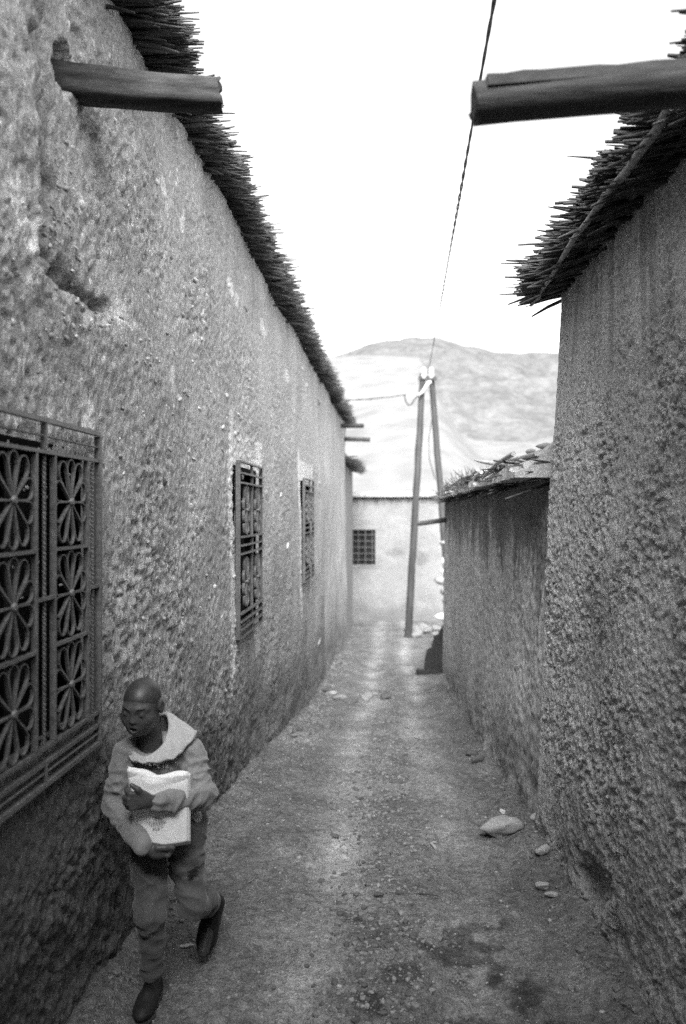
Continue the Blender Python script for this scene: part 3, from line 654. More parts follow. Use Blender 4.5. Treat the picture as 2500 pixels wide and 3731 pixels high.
for i in range(620):
    y = 4.45 + 8.3 * rnd.random() ** .8; rl.append((1.0, y, 2.0 + rnd.random() * .07, math.pi + rnd.gauss(0, .45), rnd.gauss(.02, .10), .33 + rnd.gauss(0, .06), rnd.uniform(.8, 1.7)))
rl.sort(key=lambda r: r[1]); eave(RB, rl, 200)
# brushwood tufts on the edge
m = MB(); rr = random.Random(17)
for i in range(420):
    y = rr.choice([rr.gauss(8.0, .35), rr.gauss(9.6, .5), rr.uniform(7, 12.6), rr.gauss(7.3, .25)]); p = Vector((.72 + rr.uniform(-.08, .25), y, 2.06)); d = Vector((rr.gauss(-.1, .4), rr.gauss(0, .4), rr.uniform(.2, .8))) * rr.uniform(.08, .24)
    m.tube([p, p + d * .5 + Vector((rr.gauss(0, .02), rr.gauss(0, .02), 0)), p + d], [.006, .004, .002], 4, False)
tag(m.build('brushwood', M_wood_dark, RB), kind='stuff')
for i, (y, x, s) in enumerate([(4.75, .95, .07), (5.0, .85, .05), (5.3, 1.0, .06), (4.6, .86, .06), (4.95, 1.1, .08), (5.6, .95, .05), (5.9, 1.05, .05), (6.3, .9, .045), (6.9, .92, .04)]):
    link('roof_stone', rocks[i % 5], None, RB, Matrix.Translation((x, y, 2.17 + s * .1)) @ Matrix.Diagonal((s * .7, s * .9, s * .55, 1)))
log(HB, (1.0, 12.4, 1.70), (.36, 12.3, 1.63), .05, .045, M_wood_dark, .75, 21, 8, 'spout')
# ------------------------------------------------------------------ far house across the end of the lane
HF = thing('mud_house', (0, 24, -1.34), 'pale mud house closing the end of the lane, one dark shuttered window', 'house')
xs_ = with_lines(np.linspace(-7, 6, 170), [-1.31, -.53]); zs_ = with_lines(np.linspace(-1.7, 2.22, 70), [.28, 1.29]); Xf, Zf = np.meshgrid(xs_, zs_, indexing='ij')
Df = .02 * fbm(Xf * 1.2, Zf * 1.2, 4, 401) + .006 * fbm(Xf * 9, Zf * 6, 3, 403); keep = ~((.5 * (xs_[:-1] + xs_[1:])[:, None] > -1.31) & (.5 * (xs_[:-1] + xs_[1:])[:, None] < -.53) & (.5 * (zs_[:-1] + zs_[1:])[None] > .28) & (.5 * (zs_[:-1] + zs_[1:])[None] < 1.29))
Tf = 1 + .10 * fbm(Xf * 1.1, Zf * 1.3, 4, 405) - .25 * sstep(-.75, -1.15, Zf + .25 * fbm(Xf * 1.5, Xf * 0, 3, 407))
for (cx, cz, rx, rz) in [(.1, .62, .28, .16), (.75, .5, .25, .3), (-.85, .2, .5, .06)]: Tf = Tf * (1 - .28 * sstep(1.1, .5, np.hypot((Xf - cx) / rx, (Zf - cz) / rz) + .4 * fbm(Xf * 4, Zf * 4, 3, 409)))
link('wall', mesh_np('far_wall', np.stack([Xf, 23.0 - Df, Zf], -1).reshape(-1, 3), grid_faces(len(xs_), len(zs_), keep, False), True, {'tint': Tf}), M_far, HF)
b = MB(); b.box((-6.9, 25.5, .3), (.2, 5, 3.8)); b.box((5.9, 25.5, .3), (.2, 5, 3.8)); b.box((-.5, 27.9, .3), (12.6, .2, 3.8)); b.build('end_wall', M_far, HF)
rr = random.Random(31); m = MB()
for i in range(65):
    x = -6.9 + i * .2; h = .13 + .04 * rr.random(); m.box((x, 22.98 + rr.uniform(-.03, .03), 2.235 + h / 2), (.21, .26, h))
b = MB(); b.box((-.5, 25.5, 2.27), (12.9, 4.9, .08)); RFo = b.build('roof', M_far, HF); tintify(RFo, 1.2)
o = m.build('coping', M_far, RFo); tintify(o, 1.45)
rl = [(rr.uniform(-6.9, 5.9), 23.1, 2.20 + rr.random() * .035, -math.pi / 2 + rr.gauss(0, .25), rr.gauss(.05, .1), .28 + rr.gauss(0, .04), rr.uniform(1.2, 2.2)) for i in range(700)]
rl.sort(key=lambda r: abs(r[0])); eave(RFo, rl, 0)
Wf = link('window', None, parent=HF); m = MB(); zc = .785
m.box((-.92, 23.10, 1.275), (.80, .12, .06)); m.box((-.92, 23.10, .295), (.80, .12, .05)); m.box((-1.285, 23.10, zc), (.06, .12, .93)); m.box((-.555, 23.10, zc), (.06, .12, .93)); m.build('frame', M_shutter, Wf)
for sx_ in (-1.09, -.75):
    m = MB(); m.box((sx_, 23.12, zc), (.325, .04, .92)); s_ = m.build('shutter', M_shutter, Wf)
for i in range(5):
    m = MB(); m.box((-.92, 23.03, .42 + i * .18), (.78, .018, .016)); m.build('bar', M_iron, Wf)
for i in range(4):
    m = MB(); m.box((-1.22 + i * .2, 23.01, zc), (.016, .016, .98)); m.build('bar', M_iron, Wf)
m = MB(); m.box((-.92, 23.3, .8), (1.2, .04, 1.3)); m.build('dark_interior', M_shutter, Wf)
# ------------------------------------------------------------------ two-legged utility pole and its cables
PO = thing('utility_pole', (.85, 19.9, -1.34), 'two-legged wooden utility pole standing at the end of the lane', 'pole')
def bentpole(p0, p1, r0, r1, seed):
    rr = random.Random(seed); m = MB(); P = []
    for i in range(15):
        t = i / 14; q = Vector(p0).lerp(Vector(p1), t); P.append(q + Vector((rr.uniform(-.008, .008), rr.uniform(-.008, .008), 0)))
    m.tube(P, [r0 + (r1 - r0) * i / 14 + rr.uniform(-.004, .004) for i in range(15)], 12); return m
bentpole((.34, 19.8, -1.5), (.72, 19.8, 5.22), .098, .075, 1).build('leg', M_pole, PO)
bentpole((1.46, 19.95, -1.5), (.93, 19.92, 5.22), .095, .070, 2).build('leg', M_pole, PO)
m = MB(); m.box((.83, 19.74, 5.10), (.46, .07, .09)); m.build('cross_brace', M_pole, PO)
for x in (.74, .92):
    m = MB(); m.tube([(x, 19.7, 5.08), (x, 19.7, 5.16), (x, 19.7, 5.22), (x, 19.7, 5.30), (x, 19.7, 5.36)], [.03, .075, .05, .07, .035], 12); m.build('insulator', M_white, PO)
m = MB(); m.tube([(.90, 19.66, 5.0), (.84, 19.62, 4.95), (.78, 19.62, 4.86), (.70, 19.62, 4.74), (.60, 19.62, 4.66)], [.045, .05, .045, .04, .03], 10); m.build('cable_clamp', M_white, PO)
m = MB(); m.tube([(.60, 19.6, 4.66), (.50, 19.6, 4.55), (.44, 19.6, 4.45), (.36, 19.6, 4.42), (.30, 19.6, 4.50), (.26, 19.6, 4.66)], .018, 8); m.build('cable_loop', M_cable, PO)
m = MB(); m.tube([(.94, 19.8, 4.1), (.86, 19.8, 3.6), (.88, 19.8, 3.1), (1.02, 19.82, 2.6)], .012, 6); m.build('hanging_wire', M_cable, PO)

def twisted_cable(name, p0, p1, sag, r, label, n=260, pitch=.22):
    m = MB(); p0 = Vector(p0); p1 = Vector(p1); L_ = (p1 - p0).length; rr = random.Random(9)
    for ph in (0, math.pi):
        P = []
        for i in range(n + 1):
            t = i / n; q = p0.lerp(p1, t); q.z -= sag * 4 * t * (1 - t); a = t * L_ / pitch * 2 * math.pi / 2 + ph
            loose = 1 + .6 * math.sin(t * 40 + 2)
            P.append(q + Vector((math.cos(a), 0, math.sin(a))) * r * .75 * loose)
        m.tube(P, r, 6, True)
    return tag(m.build(name, M_cable), label, 'cable')
twisted_cable('overhead_cable', (.84, 19.66, 5.22), (.205, -3.15, 3.20), .03, .0052, 'twisted black cable running overhead down the lane from the pole', 420)
twisted_cable('service_cable', (.30, 19.6, 4.68), (-1.45, 18.6, 4.42), .04, .010, 'short thin cable from the pole to the left house roof', 60, .3)

# ------------------------------------------------------------------ things by the corner at the end of the right wall
SL = thing('leaning_slab', (.72, 14.3, -1.08), 'black slab leaning at the far foot of the right wall', 'slab')
m = MB(); V = [(1.0, 14.25, -1.15), (.52, 14.28, -1.15), (.55, 14.30, -.82), (.59, 14.32, -.66), (.66, 14.33, -.64), (.72, 14.34, -.42), (.78, 14.35, -.40), (.86, 14.36, -.24), (1.0, 14.38, -.20)]
n_ = len(V); V = V + [(x + .04, y + .14, z) for x, y, z in V]
m.add(V, [tuple(range(n_)), tuple(range(2 * n_ - 1, n_ - 1, -1))] + [(k, k + n_, (k + 1) % n_ + n_, (k + 1) % n_) for k in range(n_)]); m.build('upright', M_stone_black, SL)
m = MB(); m.box((.58, 14.15, -1.05), (.36, .2, .09), Euler((0, .10, .1)).to_matrix()); m.build('foot', M_stone_black, SL)
# broken stone wall stub in the sun beyond the corner
SW = thing('stone_wall_stub', (1.15, 17.5, -1.25), 'pale broken stone wall edge behind the corner of the low building', 'wall')
rr = random.Random(44); z = -1.3; i = 0
while z < 1.1:
    h = rr.uniform(.14, .30); w = rr.uniform(.12, .30)
    link('stone', (chipm if rr.random() < .3 else rocks)[i % 5], None, SW, Matrix.Translation((1.20 - rr.uniform(-.03, .06), 17.4, z + h / 2)) @ Euler((rr.uniform(-.2, .2), 0, rr.uniform(-.3, .3))).to_matrix().to_4x4() @ Matrix.Diagonal((w, .2, h * .62, 1))); z += h * .88; i += 1
b = MB(); b.box((1.62, 17.55, -.15), (.9, .3, 2.4)); o = b.build('core', M_far, SW); tintify(o)

# ------------------------------------------------------------------ stones lying in the lane
big = [rock_mesh('loose_stone', 300 + i, 3, .55, .72) for i in range(6)]
def stone(i, x, y, s, label, mat, rz=0, sink=.3, group=None):
    me = big[i % 6].copy(); me.materials.append(mat); z = float(ground_z(np.array([x]), np.array([y]))[0])
    s = s if hasattr(s, '__len__') else (s, s, s)
    o = link('loose_stone', me, None, None, Matrix.Translation((x, y, z + s[2] * .62 * (1 - sink) )) @ Euler((0, 0, rz)).to_matrix().to_4x4() @ Matrix.Diagonal((*s, 1)))
    return tag(o, label, 'stone', group)
def px_ground(px, py):
    u = (px - 784) / 1820; dx = -math.sin(YAW) + u * math.cos(YAW); dy = math.cos(YAW) + u * math.sin(YAW); dz = (1170 - py) / 1820
    t = 2.0
    for _ in range(400):
        if CAM_H + t * dz < float(ground_z(np.array([t * dx]), np.array([t * dy]), False)[0]): break
        t += .04
    return t * dx, t * dy
x, y = px_ground(1138, 1908); stone(0, x, y, (.110, .075, .090), 'largest loose stone, rounded grey, lying at the foot of the right wall', M_stone, .2, .35)
x, y = px_ground(1148, 1862); stone(1, x, y, (.022, .02, .02), 'small white stone just above the largest stone by the right wall', M_stone_pale)
x, y = px_ground(1228, 1882); stone(2, x, y, (.045, .04, .045), 'fist-sized stone wedged in the foot of the right wall', M_stone)
x, y = px_ground(1240, 1960); stone(3, x, y, (.03, .03, .04), 'small upright stone against the crumbled right wall foot', M_stone)
x, y = px_ground(1243, 2040); stone(4, x, y, (.032, .028, .03), 'rounded pebble-like stone under the eroded hollow of the right wall', M_stone)
x, y = px_ground(1263, 2060); stone(5, x, y, (.03, .022, .024), 'dark-sided stone in front of the eroded hollow at right', M_stone)
x, y = px_ground(1044, 1697); stone(1, x, y, (.05, .035, .03), 'flat dark stone, furthest of three along the right wall', M_stone_dark, .4)
x, y = px_ground(1078, 1727); stone(2, x, y, (.055, .04, .04), 'middle dark stone of three along the right wall', M_stone_dark, .2)
x, y = px_ground(1092, 1744); stone(3, x, y, (.04, .04, .045), 'nearest dark stone of three along the right wall', M_stone_dark)
x, y = px_ground(868, 2056); stone(4, x, y, (.022, .02, .02), 'single dark stone in the middle of the near lane', M_stone_dark)
x, y = px_ground(760, 1588); stone(5, x, y, (.08, .07, .07), 'pale stone at the foot of the left wall far down the lane', M_stone)
x, y = px_ground(745, 1583); stone(0, x, y, (.08, .08, .08), 'dark stone beside the pale one at the left wall foot', M_stone_dark)
x, y = px_ground(768, 1918); stone(2, x, y, (.018, .018, .016), 'dark small stone on the left half of the lane', M_stone_dark)
x, y = px_ground(427, 2165); stone(3, x, y, (.022, .016, .012), 'small whitish stone on the ground between the running legs', M_stone_pale)
rr = random.Random(77)
for i in range(9):
    x = .50 + rr.uniform(-.1, .75); y = 20.3 + rr.uniform(-.5, .8); stone(i, x, y, (rr.uniform(.10, .22), rr.uniform(.1, .2), rr.uniform(.10, .2)), 'grey rubble stone in the small heap at the pole foot', M_gravel, rr.uniform(0, 3), .3, 'rubble heap at the pole foot')
for i in range(7):
    x, y = px_ground(775 + i * 17 + rr.uniform(-6, 6), 1597 + 6 * math.sin(i) + rr.uniform(-5, 5)); stone(i, x, y, (rr.uniform(.05, .10), rr.uniform(.05, .09), rr.uniform(.04, .08)), 'rough stone in the row of stones crossing the lane far down', rr.choice([M_gravel, M_stone_dark]), rr.uniform(0, 3), .45, 'row of stones across the lane')

# gravel and crumbs nobody could count
def scatter(name, n, smin, smax, mat, seed, dens):
    rs = np.random.RandomState(seed); import bmesh
    protos = []
    for k in range(6):
        me = rock_mesh('p', 500 + seed * 10 + k, 1, .35, .7); protos.append((np.array([v.co for v in me.vertices]), np.array([tuple(p.vertices) for p in me.polygons]))); bpy.data.meshes.remove(me)
    X_, Y_ = dens(rs, n); Z_ = ground_z(X_, Y_); S_ = smin * (smax / smin) ** (rs.rand(n) ** 2.2)
    V = []; F = []; o = 0
    for i in range(n):
        v, f = protos[i % 6]; a = rs.rand() * 6.28; c, s = math.cos(a), math.sin(a); q = v * S_[i] * (1 + .4 * (rs.rand(3) - .5))
        q = np.stack([q[:, 0] * c - q[:, 1] * s + X_[i], q[:, 0] * s + q[:, 1] * c + Y_[i], q[:, 2] + Z_[i] + S_[i] * .12], -1); V.append(q); F.append(f + o); o += len(v)
    return tag(link(name, mesh_np(name, np.concatenate(V), np.concatenate(F), False), mat), kind='stuff')
def d_mid(rs, n):
    y = 2.5 * (14 / 2.5) ** rs.rand(n); return np.clip(-.06 + .05 * np.sin(y) + rs.normal(0, .17, n), -.95, .72), y
def d_all(rs, n):
    y = 2.4 * (13 / 2.4) ** (rs.rand(n) ** 1.2); return -1.05 + 1.85 * rs.rand(n), y
def d_edge(rs, n):
    y = 2.4 * (12 / 2.4) ** rs.rand(n); e = np.abs(rs.normal(0, .09, n)); return np.where(rs.rand(n) < .5, XL + .02 + e, xr_base(y) - .0 - e), y
scatter('gravel', 3400, .0035, .017, M_gravel, 1, d_mid)
scatter('gravel', 2600, .003, .011, M_gravel, 2, d_all)
scatter('pale_gravel', 420, .0035, .012, M_stone, 3, d_all)
scatter('dark_gravel', 1500, .004, .022, M_stone_dark, 4, d_mid)
scatter('crumbs', 1500, .004, .022, M_ground, 5, d_edge); tintify(bpy.data.objects['crumbs'])
def d_bank(rs, n):
    y = 7.0 * (16.5 / 7.0) ** rs.rand(n); return XL + .03 + np.abs(rs.normal(0, .16, n)), y
scatter('fallen_plaster', 420, .012, .065, M_ground, 6, d_bank); tintify(bpy.data.objects['fallen_plaster'])
rr = random.Random(3)
m = MB()
for i in range(70):
    y = 2.5 * (7 / 2.5) ** rr.random(); x = rr.uniform(-.95, .8); a = rr.uniform(0, 3.14); L_ = rr.uniform(.02, .06)
    if y > 3.2 and abs(x) > .75: continue
    P = []
    for t in (-.5, 0, .5):
        q = (x + t * L_ * math.cos(a), y + t * L_ * math.sin(a)); P.append((q[0], q[1], float(ground_z(np.array([q[0]]), np.array([q[1]]))[0]) + .006 + .004 * rr.random()))
    m.tube(P, .0016, 4, True)
tag(m.build('straw_litter', M_stick), kind='stuff')
x, y = px_ground(970, 2056); m = MB(); m.tube([(x - .07, y, .045), (x - .02, y + .01, .05), (x + .06, y + .004, .045)], [.003, .004, .002], 6); 
for v in range(len(m.v)): m.v[v] = (m.v[v][0], m.v[v][1], m.v[v][2] - .045 + float(ground_z(np.array([x]), np.array([y]))[0]) + .006)
tag(m.build('dry_twig', M_wood_dark), 'thin dark twig lying across the near lane', 'twig')
x, y = px_ground(990, 1940); m = MB(); zg = float(ground_z(np.array([x]), np.array([y]))[0]); m.box((x, y, zg + .008), (.014, .07, .008), Euler((0, 0, .3)).to_matrix()); m.box((x + .008, y + .03, zg + .014), (.02, .02, .005), Euler((0, .2, .8)).to_matrix())
tag(m.build('wood_chip', M_stone), 'pale splinter of wood lying in the right wheel track', 'chip')
# ------------------------------------------------------------------ the running boy: signed-distance modelling, one skin per garment
class SDF:
    def __init__(s, lo, hi, h):
        s.h = h; s.lo = np.array(lo, float); s.n = np.ceil((np.array(hi) - s.lo) / h).astype(int) + 1
        s.f = np.full(s.n, 1.0, np.float32); s.sc = 1.0
    def _blk(s, lo, hi, pad):
        a = np.maximum(np.floor((np.array(lo) - pad - s.lo) / s.h).astype(int), 0); b = np.minimum(np.ceil((np.array(hi) + pad - s.lo) / s.h).astype(int) + 1, s.n)
        if np.any(b <= a): return None
        ax = [s.lo[i] + np.arange(a[i], b[i]) * s.h for i in range(3)]
        return tuple(slice(a[i], b[i]) for i in range(3)), ax[0][:, None, None], ax[1][None, :, None], ax[2][None, None, :]
    def put(s, sl, d, k, sub=False):
        f = s.f[sl]
        if sub:
            h = np.clip(.5 - .5 * (f + d) / k, 0, 1); s.f[sl] = f * (1 - h) - d * h + k * h * (1 - h)
        else:
            h = np.clip(.5 + .5 * (f - d) / k, 0, 1); s.f[sl] = f * (1 - h) + d * h - k * h * (1 - h)
    def cap(s, a, b, ra, rb, k=.02, sub=False, sq=None):
        "tapered capsule; sq squashes it along an axis: (unit axis, factor)"
        ra *= s.sc; rb *= s.sc; k *= s.sc
        a = np.array(a, float); b = np.array(b, float); r = max(ra, rb)
        bl = s._blk(np.minimum(a, b) - r * 1.3, np.maximum(a, b) + r * 1.3, k + 3 * s.h)
        if bl is None: return
        sl, X_, Y_, Z_ = bl; d = b - a; L2 = max(d @ d, 1e-9)
        px, py, pz = X_ - a[0], Y_ - a[1], Z_ - a[2]; t = np.clip((px * d[0] + py * d[1] + pz * d[2]) / L2, 0, 1)
        qx, qy, qz = px - t * d[0], py - t * d[1], pz - t * d[2]
        if sq is not None:
            n, c = sq; n = np.array(n, float); n /= np.linalg.norm(n); w = (qx * n[0] + qy * n[1] + qz * n[2]) * (1 / c - 1); qx = qx + w * n[0]; qy = qy + w * n[1]; qz = qz + w * n[2]
        s.put(sl, np.sqrt(qx * qx + qy * qy + qz * qz) - (ra + (rb - ra) * t), k, sub)
    def ell(s, c, r, A=None, k=.02, sub=False, cut=None):
        "ellipsoid with axes A (3 row vectors); cut=(normal, offset) keeps the side n.p<offset"
        r = [q * s.sc for q in r]; k *= s.sc
        c = np.array(c, float); R_ = max(r); bl = s._blk(c - R_, c + R_, k + 3 * s.h)
        if bl is None: return
        sl, X_, Y_, Z_ = bl; A = np.eye(3) if A is None else A; p = (X_ - c[0], Y_ - c[1], Z_ - c[2]); k0 = 0; k1 = 0
        for i in range(3):
            q = p[0] * A[i][0] + p[1] * A[i][1] + p[2] * A[i][2]; k0 = k0 + (q / r[i]) ** 2; k1 = k1 + (q / r[i] ** 2) ** 2
        k0 = np.sqrt(k0); d = k0 * (k0 - 1) / np.maximum(np.sqrt(k1), 1e-6)
        if cut is not None: d = np.maximum(d, p[0] * cut[0][0] + p[1] * cut[0][1] + p[2] * cut[0][2] - cut[1])
        s.put(sl, d, k, sub)
    def chain(s, P, r, k=.02, sub=False, sq=None):
        for i in range(len(P) - 1): s.cap(P[i], P[i + 1], r[i], r[i + 1], k, sub, sq)
    def mesh(s, name, smooth_it=2, wr=None):
        f = s.f; ins = f < 0; n = f.shape
        c = np.zeros(tuple(q - 1 for q in n), np.int8)
        for i in (0, 1):
            for j in (0, 1):
                for k in (0, 1): c += ins[i:n[0] - 1 + i, j:n[1] - 1 + j, k:n[2] - 1 + k]
        act = np.argwhere((c > 0) & (c < 8)); idx = np.full(c.shape, -1, np.int64); idx[tuple(act.T)] = np.arange(len(act))
        P = np.zeros((len(act), 3)); W = np.zeros(len(act)); C8 = [(i, j, k) for i in (0, 1) for j in (0, 1) for k in (0, 1)]
        val = {q: f[act[:, 0] + q[0], act[:, 1] + q[1], act[:, 2] + q[2]].astype(float) for q in C8}
        for q in C8:
            for ax in range(3):
                if q[ax] == 0:
                    q2 = list(q); q2[ax] = 1; q2 = tuple(q2); a, b = val[q], val[q2]; m = (a < 0) != (b < 0); t = np.where(m, a / np.where(m, a - b, 1), 0)
                    for d in range(3): P[:, d] += m * (q[d] + (t if d == ax else 0))
                    W += m
        V = (act + P / W[:, None]) * s.h + s.lo; F = []
        for ax in range(3):
            sl0 = [slice(None)] * 3; sl1 = [slice(None)] * 3; sl0[ax] = slice(0, -1); sl1[ax] = slice(1, None)
            a_, b_ = ins[tuple(sl0)], ins[tuple(sl1)]; E = np.argwhere(a_ != b_); o1, o2 = [(1, 2), (2, 0), (0, 1)][ax]
            E = E[(E[:, o1] > 0) & (E[:, o2] > 0) & (E[:, o1] < n[o1] - 1) & (E[:, o2] < n[o2] - 1)]; fl = a_[tuple(E.T)]
            def g(d1, d2):
                q = E.copy(); q[:, o1] -= d1; q[:, o2] -= d2; return idx[tuple(q.T)]
            Q = np.stack([g(1, 1), g(0, 1), g(0, 0), g(1, 0)], -1); Q[~fl] = Q[~fl][:, ::-1]; F.append(Q)
        F = np.concatenate(F)
        for _ in range(smooth_it):
            S_ = np.zeros_like(V); K = np.zeros(len(V))
            for i in range(4):
                for j in (1, 3): np.add.at(S_, F[:, i], V[F[:, (i + j) % 4]]); np.add.at(K, F[:, i], 1)
            V = V * .4 + .6 * S_ / K[:, None]
        if wr is not None:
            a, b_, c_, d_ = (V[F[:, i]] for i in range(4)); nf = np.cross(c_ - a, d_ - b_); N_ = np.zeros_like(V)
            for i in range(4): np.add.at(N_, F[:, i], nf)
            N_ /= np.maximum(np.linalg.norm(N_, axis=1), 1e-9)[:, None]; V = V + N_ * wr(V)[:, None]
        return mesh_np(name, V, F, True)

BOY_RZ = R(16.9); gz0 = float(ground_z(np.array([-.86]), np.array([2.9]), False)[0])
BD = 2.95                                                  # distance ahead of the lens
u_ = (362 - 784) / 1820
BX = BD * (-math.sin(YAW) + u_ * math.cos(YAW)); BY = BD * (math.cos(YAW) + u_ * math.sin(YAW))
_f = Matrix.Translation((BX, BY, 0)) @ Matrix.Rotation(BOY_RZ, 4, 'Z') @ Vector((-.04, -.07, 0))
BZ = float(ground_z(np.array([_f.x]), np.array([_f.y]), False)[0]) - .008; print('BOY ground', BZ)
BOY = thing('person', (BX, BY, BZ), 'young person in grey hoodie and track trousers running, hugging a sheaf of papers', 'person', None, BOY_RZ)
M_skin = plain_mat('skin', .060, .46, .15, 60, .05, .32)
M_hair = plain_mat('cropped_hair', .034, .45, .3, 260, .3, .45, dist=.002)
M_hood = plain_mat('grey_fleece', .20, .95, .16, 150, .25, .1, dist=.002, sheen=.3)
M_lining = plain_mat('pale_hood_lining', .36, .95, .08, 150, .2, .1, dist=.002, sheen=.2)
M_pants = plain_mat('dark_track_cloth', .08, .9, .16, 150, .25, .15, dist=.002, sheen=.2)
M_shoe = plain_mat('black_shoe', .018, .6, .3, 60, .2, .3)
M_sole = plain_mat('dark_rubber_sole', .035, .6, .2, 60, .1, .3)
M_paper = plain_mat('paper', .78, .8, .05, 20, .05, .2)
M_ink = plain_mat('grey_print', .28, .8, .2, 80, 0, .2)
M_shirt = plain_mat('white_undershirt', .6, .9, .08, 60, .2, .1)
M_eye = plain_mat('eye_white', .22, .2, .05, 20, 0, .5)
M_iris = plain_mat('dark_iris', .012, .15, .1, 20, 0, .6)
M_mouth = plain_mat('dark_mouth', .012, .5, .2, 30, 0, .3)
def _b(name, me, mat, parent):
    o = bpy.data.objects.new(name, me); COL.objects.link(o)
    if mat is not None: me.materials.append(mat)
    o.parent = parent; return o                            # meshes are written in the boy's own frame: x to his left, y backwards, z up
v_ = lambda *a: np.array(a, float)
# joints
HIP_R, HIP_L = v_(-.030, .03, .635), v_(.085, .03, .635)
KNE_R, ANK_R = v_(-.028, -.10, .372), v_(-.020, -.02, .095)
KNE_L, ANK_L = v_(.122, -.035, .352), v_(.205, .20, .245)
SHO_R, SHO_L = v_(-.112, -.045, .925), v_(.110, -.01, .915)
ELB_R, WRI_R = v_(-.150, -.035, .752), v_(-.052, -.196, .652)
ELB_L, WRI_L = v_(.150, -.075, .772), v_(-.004, -.205, .802)
NECK = v_(-.020, -.055, .945)
# head frame: F forward, U up, S to his left (image right)
yaw, pit, rol = R(23), R(16), R(4); HS = .885
Fv = v_(-math.sin(yaw) * math.cos(pit), -math.cos(yaw) * math.cos(pit), -math.sin(pit)); Uv = v_(-math.sin(yaw) * math.sin(pit), -math.cos(yaw) * math.sin(pit), math.cos(pit))
Sv = np.cross(Fv, Uv); Sv = -Sv if Sv[0] < 0 else Sv
Uv = Uv * math.cos(rol) + Sv * math.sin(rol); Uv /= np.linalg.norm(Uv); Sv = np.cross(Fv, Uv); Sv = -Sv if Sv[0] < 0 else Sv
HC = v_(-.058, -.118, 1.116)
hp = lambda s, f, u: HC + (Sv * s + Fv * f + Uv * u) * HS
AX = np.array([Sv, Fv, Uv])
B_ = SDF((-.34, -.36, -.02), (.34, .36, 1.25), .0042)
# skull, face, jaw
B_.sc = HS
B_.ell(hp(0, -.012, .028), (.0705, .089, .077), AX, .01); B_.ell(hp(0, .020, -.020), (.061, .066, .070), AX, .025); B_.ell(hp(0, .028, -.058), (.043, .048, .038), AX, .025)
B_.cap(hp(0, .060, -.084), hp(0, .056, -.082), .016, .016, .025)
for s in (-1, 1):
    B_.cap(hp(s * .042, .048, -.028), hp(s * .030, .060, -.034), .024, .020, .03)                # cheeks
    B_.cap(hp(s * .050, -.01, -.055), hp(s * .026, .042, -.080), .016, .015, .03)                # jaw line
    B_.cap(hp(s * .014, .076, .025), hp(s * .045, .060, .024), .007, .007, .02)                 # brow
    B_.ell(hp(s * .031, .088, .006), (.017, .014, .012), AX, .008, True)                          # socket
    B_.ell(hp(s * .031, .0700, .004), (.0150, .0150, .0145), AX, .003, False, (-Uv, .0060 * HS))       # lowered lid
    B_.cap(hp(s * .016, .076, -.010), hp(s * .045, .062, -.012), .006, .006, .012)                # under the eye
    B_.ell(hp(s * .076, -.018, -.004), (.0105, .021, .032), AX, .006); B_.ell(hp(s * .086, -.010, .002), (.007, .011, .018), AX, .003, True)
B_.cap(hp(0, .080, .010), hp(0, .090, -.020), .007, .0095, .012); B_.cap(hp(-.013, .082, -.025), hp(.013, .082, -.025), .0078, .0078, .007); B_.ell(hp(0, .092, -.021), (.0095, .008, .008), AX, .006)
# open mouth with full lips
B_.ell(hp(0, .080, -.056), (.028, .014, .018), AX, .015)
for s in (-1, 1):
    B_.cap(hp(0, .0885, -.0455), hp(s * .019, .077, -.051), .0058, .0042, .007); B_.cap(hp(0, .0855, -.0665), hp(s * .017, .076, -.060), .0066, .0042, .007)
B_.ell(hp(0, .090, -.0560), (.0150, .022, .0066), AX, .003, True)
B_.ell(hp(-.007, .093, -.029), (.004, .006, .003), AX, .002, True); B_.ell(hp(.007, .093, -.029), (.004, .006, .003), AX, .002, True)
# neck, trunk and limbs (mostly under the clothes)
B_.sc = 1.0
B_.cap(hp(0, -.030, -.045), NECK + v_(0, .01, -.02), .041, .045, .03)
B_.cap(v_(-.02, -.02, .88), v_(.015, .01, .70), .085, .075, .03, sq=((0, 1, .2), .75)); B_.cap(SHO_R, SHO_L, .04, .04, .03); B_.cap(HIP_R, HIP_L, .07, .07, .03)
B_.chain([SHO_R, ELB_R, WRI_R], [.033, .028, .019], .015); B_.chain([SHO_L, ELB_L, WRI_L], [.033, .028, .019], .015)
B_.chain([HIP_R, KNE_R, ANK_R], [.058, .040, .027], .02); B_.chain([HIP_L, KNE_L, ANK_L], [.058, .040, .027], .02)
# feet inside the shoes
FR0, FR1 = v_(-.020, .010, .045), v_(-.052, -.115, .032); FL0, FL1 = v_(.222, .235, .205), v_(.172, .150, .075)
B_.cap(ANK_R, FR0, .027, .026, .02); B_.cap(FR0, FR1, .028, .024, .02); B_.cap(ANK_L, FL0, .027, .026, .02); B_.cap(FL0, FL1, .028, .024, .02)
# his left hand (image centre-left): palm flat on the sheaf, fingers over its left edge; its right hand: under the bottom edge, thumb on top
PL = v_(-.050, -.222, .816)
B_.cap(WRI_L, PL, .021, .026, .012, sq=((.15, -1, 0), .62)); B_.ell(PL + v_(-.010, 0, .004), (.034, .017, .032), None, .012)
for i, (dz, ex, ez, r) in enumerate([(.026, -.050, .036, .0092), (.010, -.056, .014, .0098), (-.006, -.055, -.004, .0096), (-.021, -.048, -.020, .0086)]):
    B_.chain([PL + v_(-.018, -.004, dz * .9), PL + v_(ex * .85, -.010, dz * 1.05 + .002), PL + v_(ex * 1.12, .006, ez), PL + v_(ex * .95, .024, ez)], [r * 1.08, r * 1.02, r * .95, r * .8], .004)
B_.chain([PL + v_(.000, -.006, .022), PL + v_(-.018, -.014, .044), PL + v_(-.040, -.012, .060)], [.0115, .0100, .0082], .006)
PR = v_(-.010, -.188, .626)
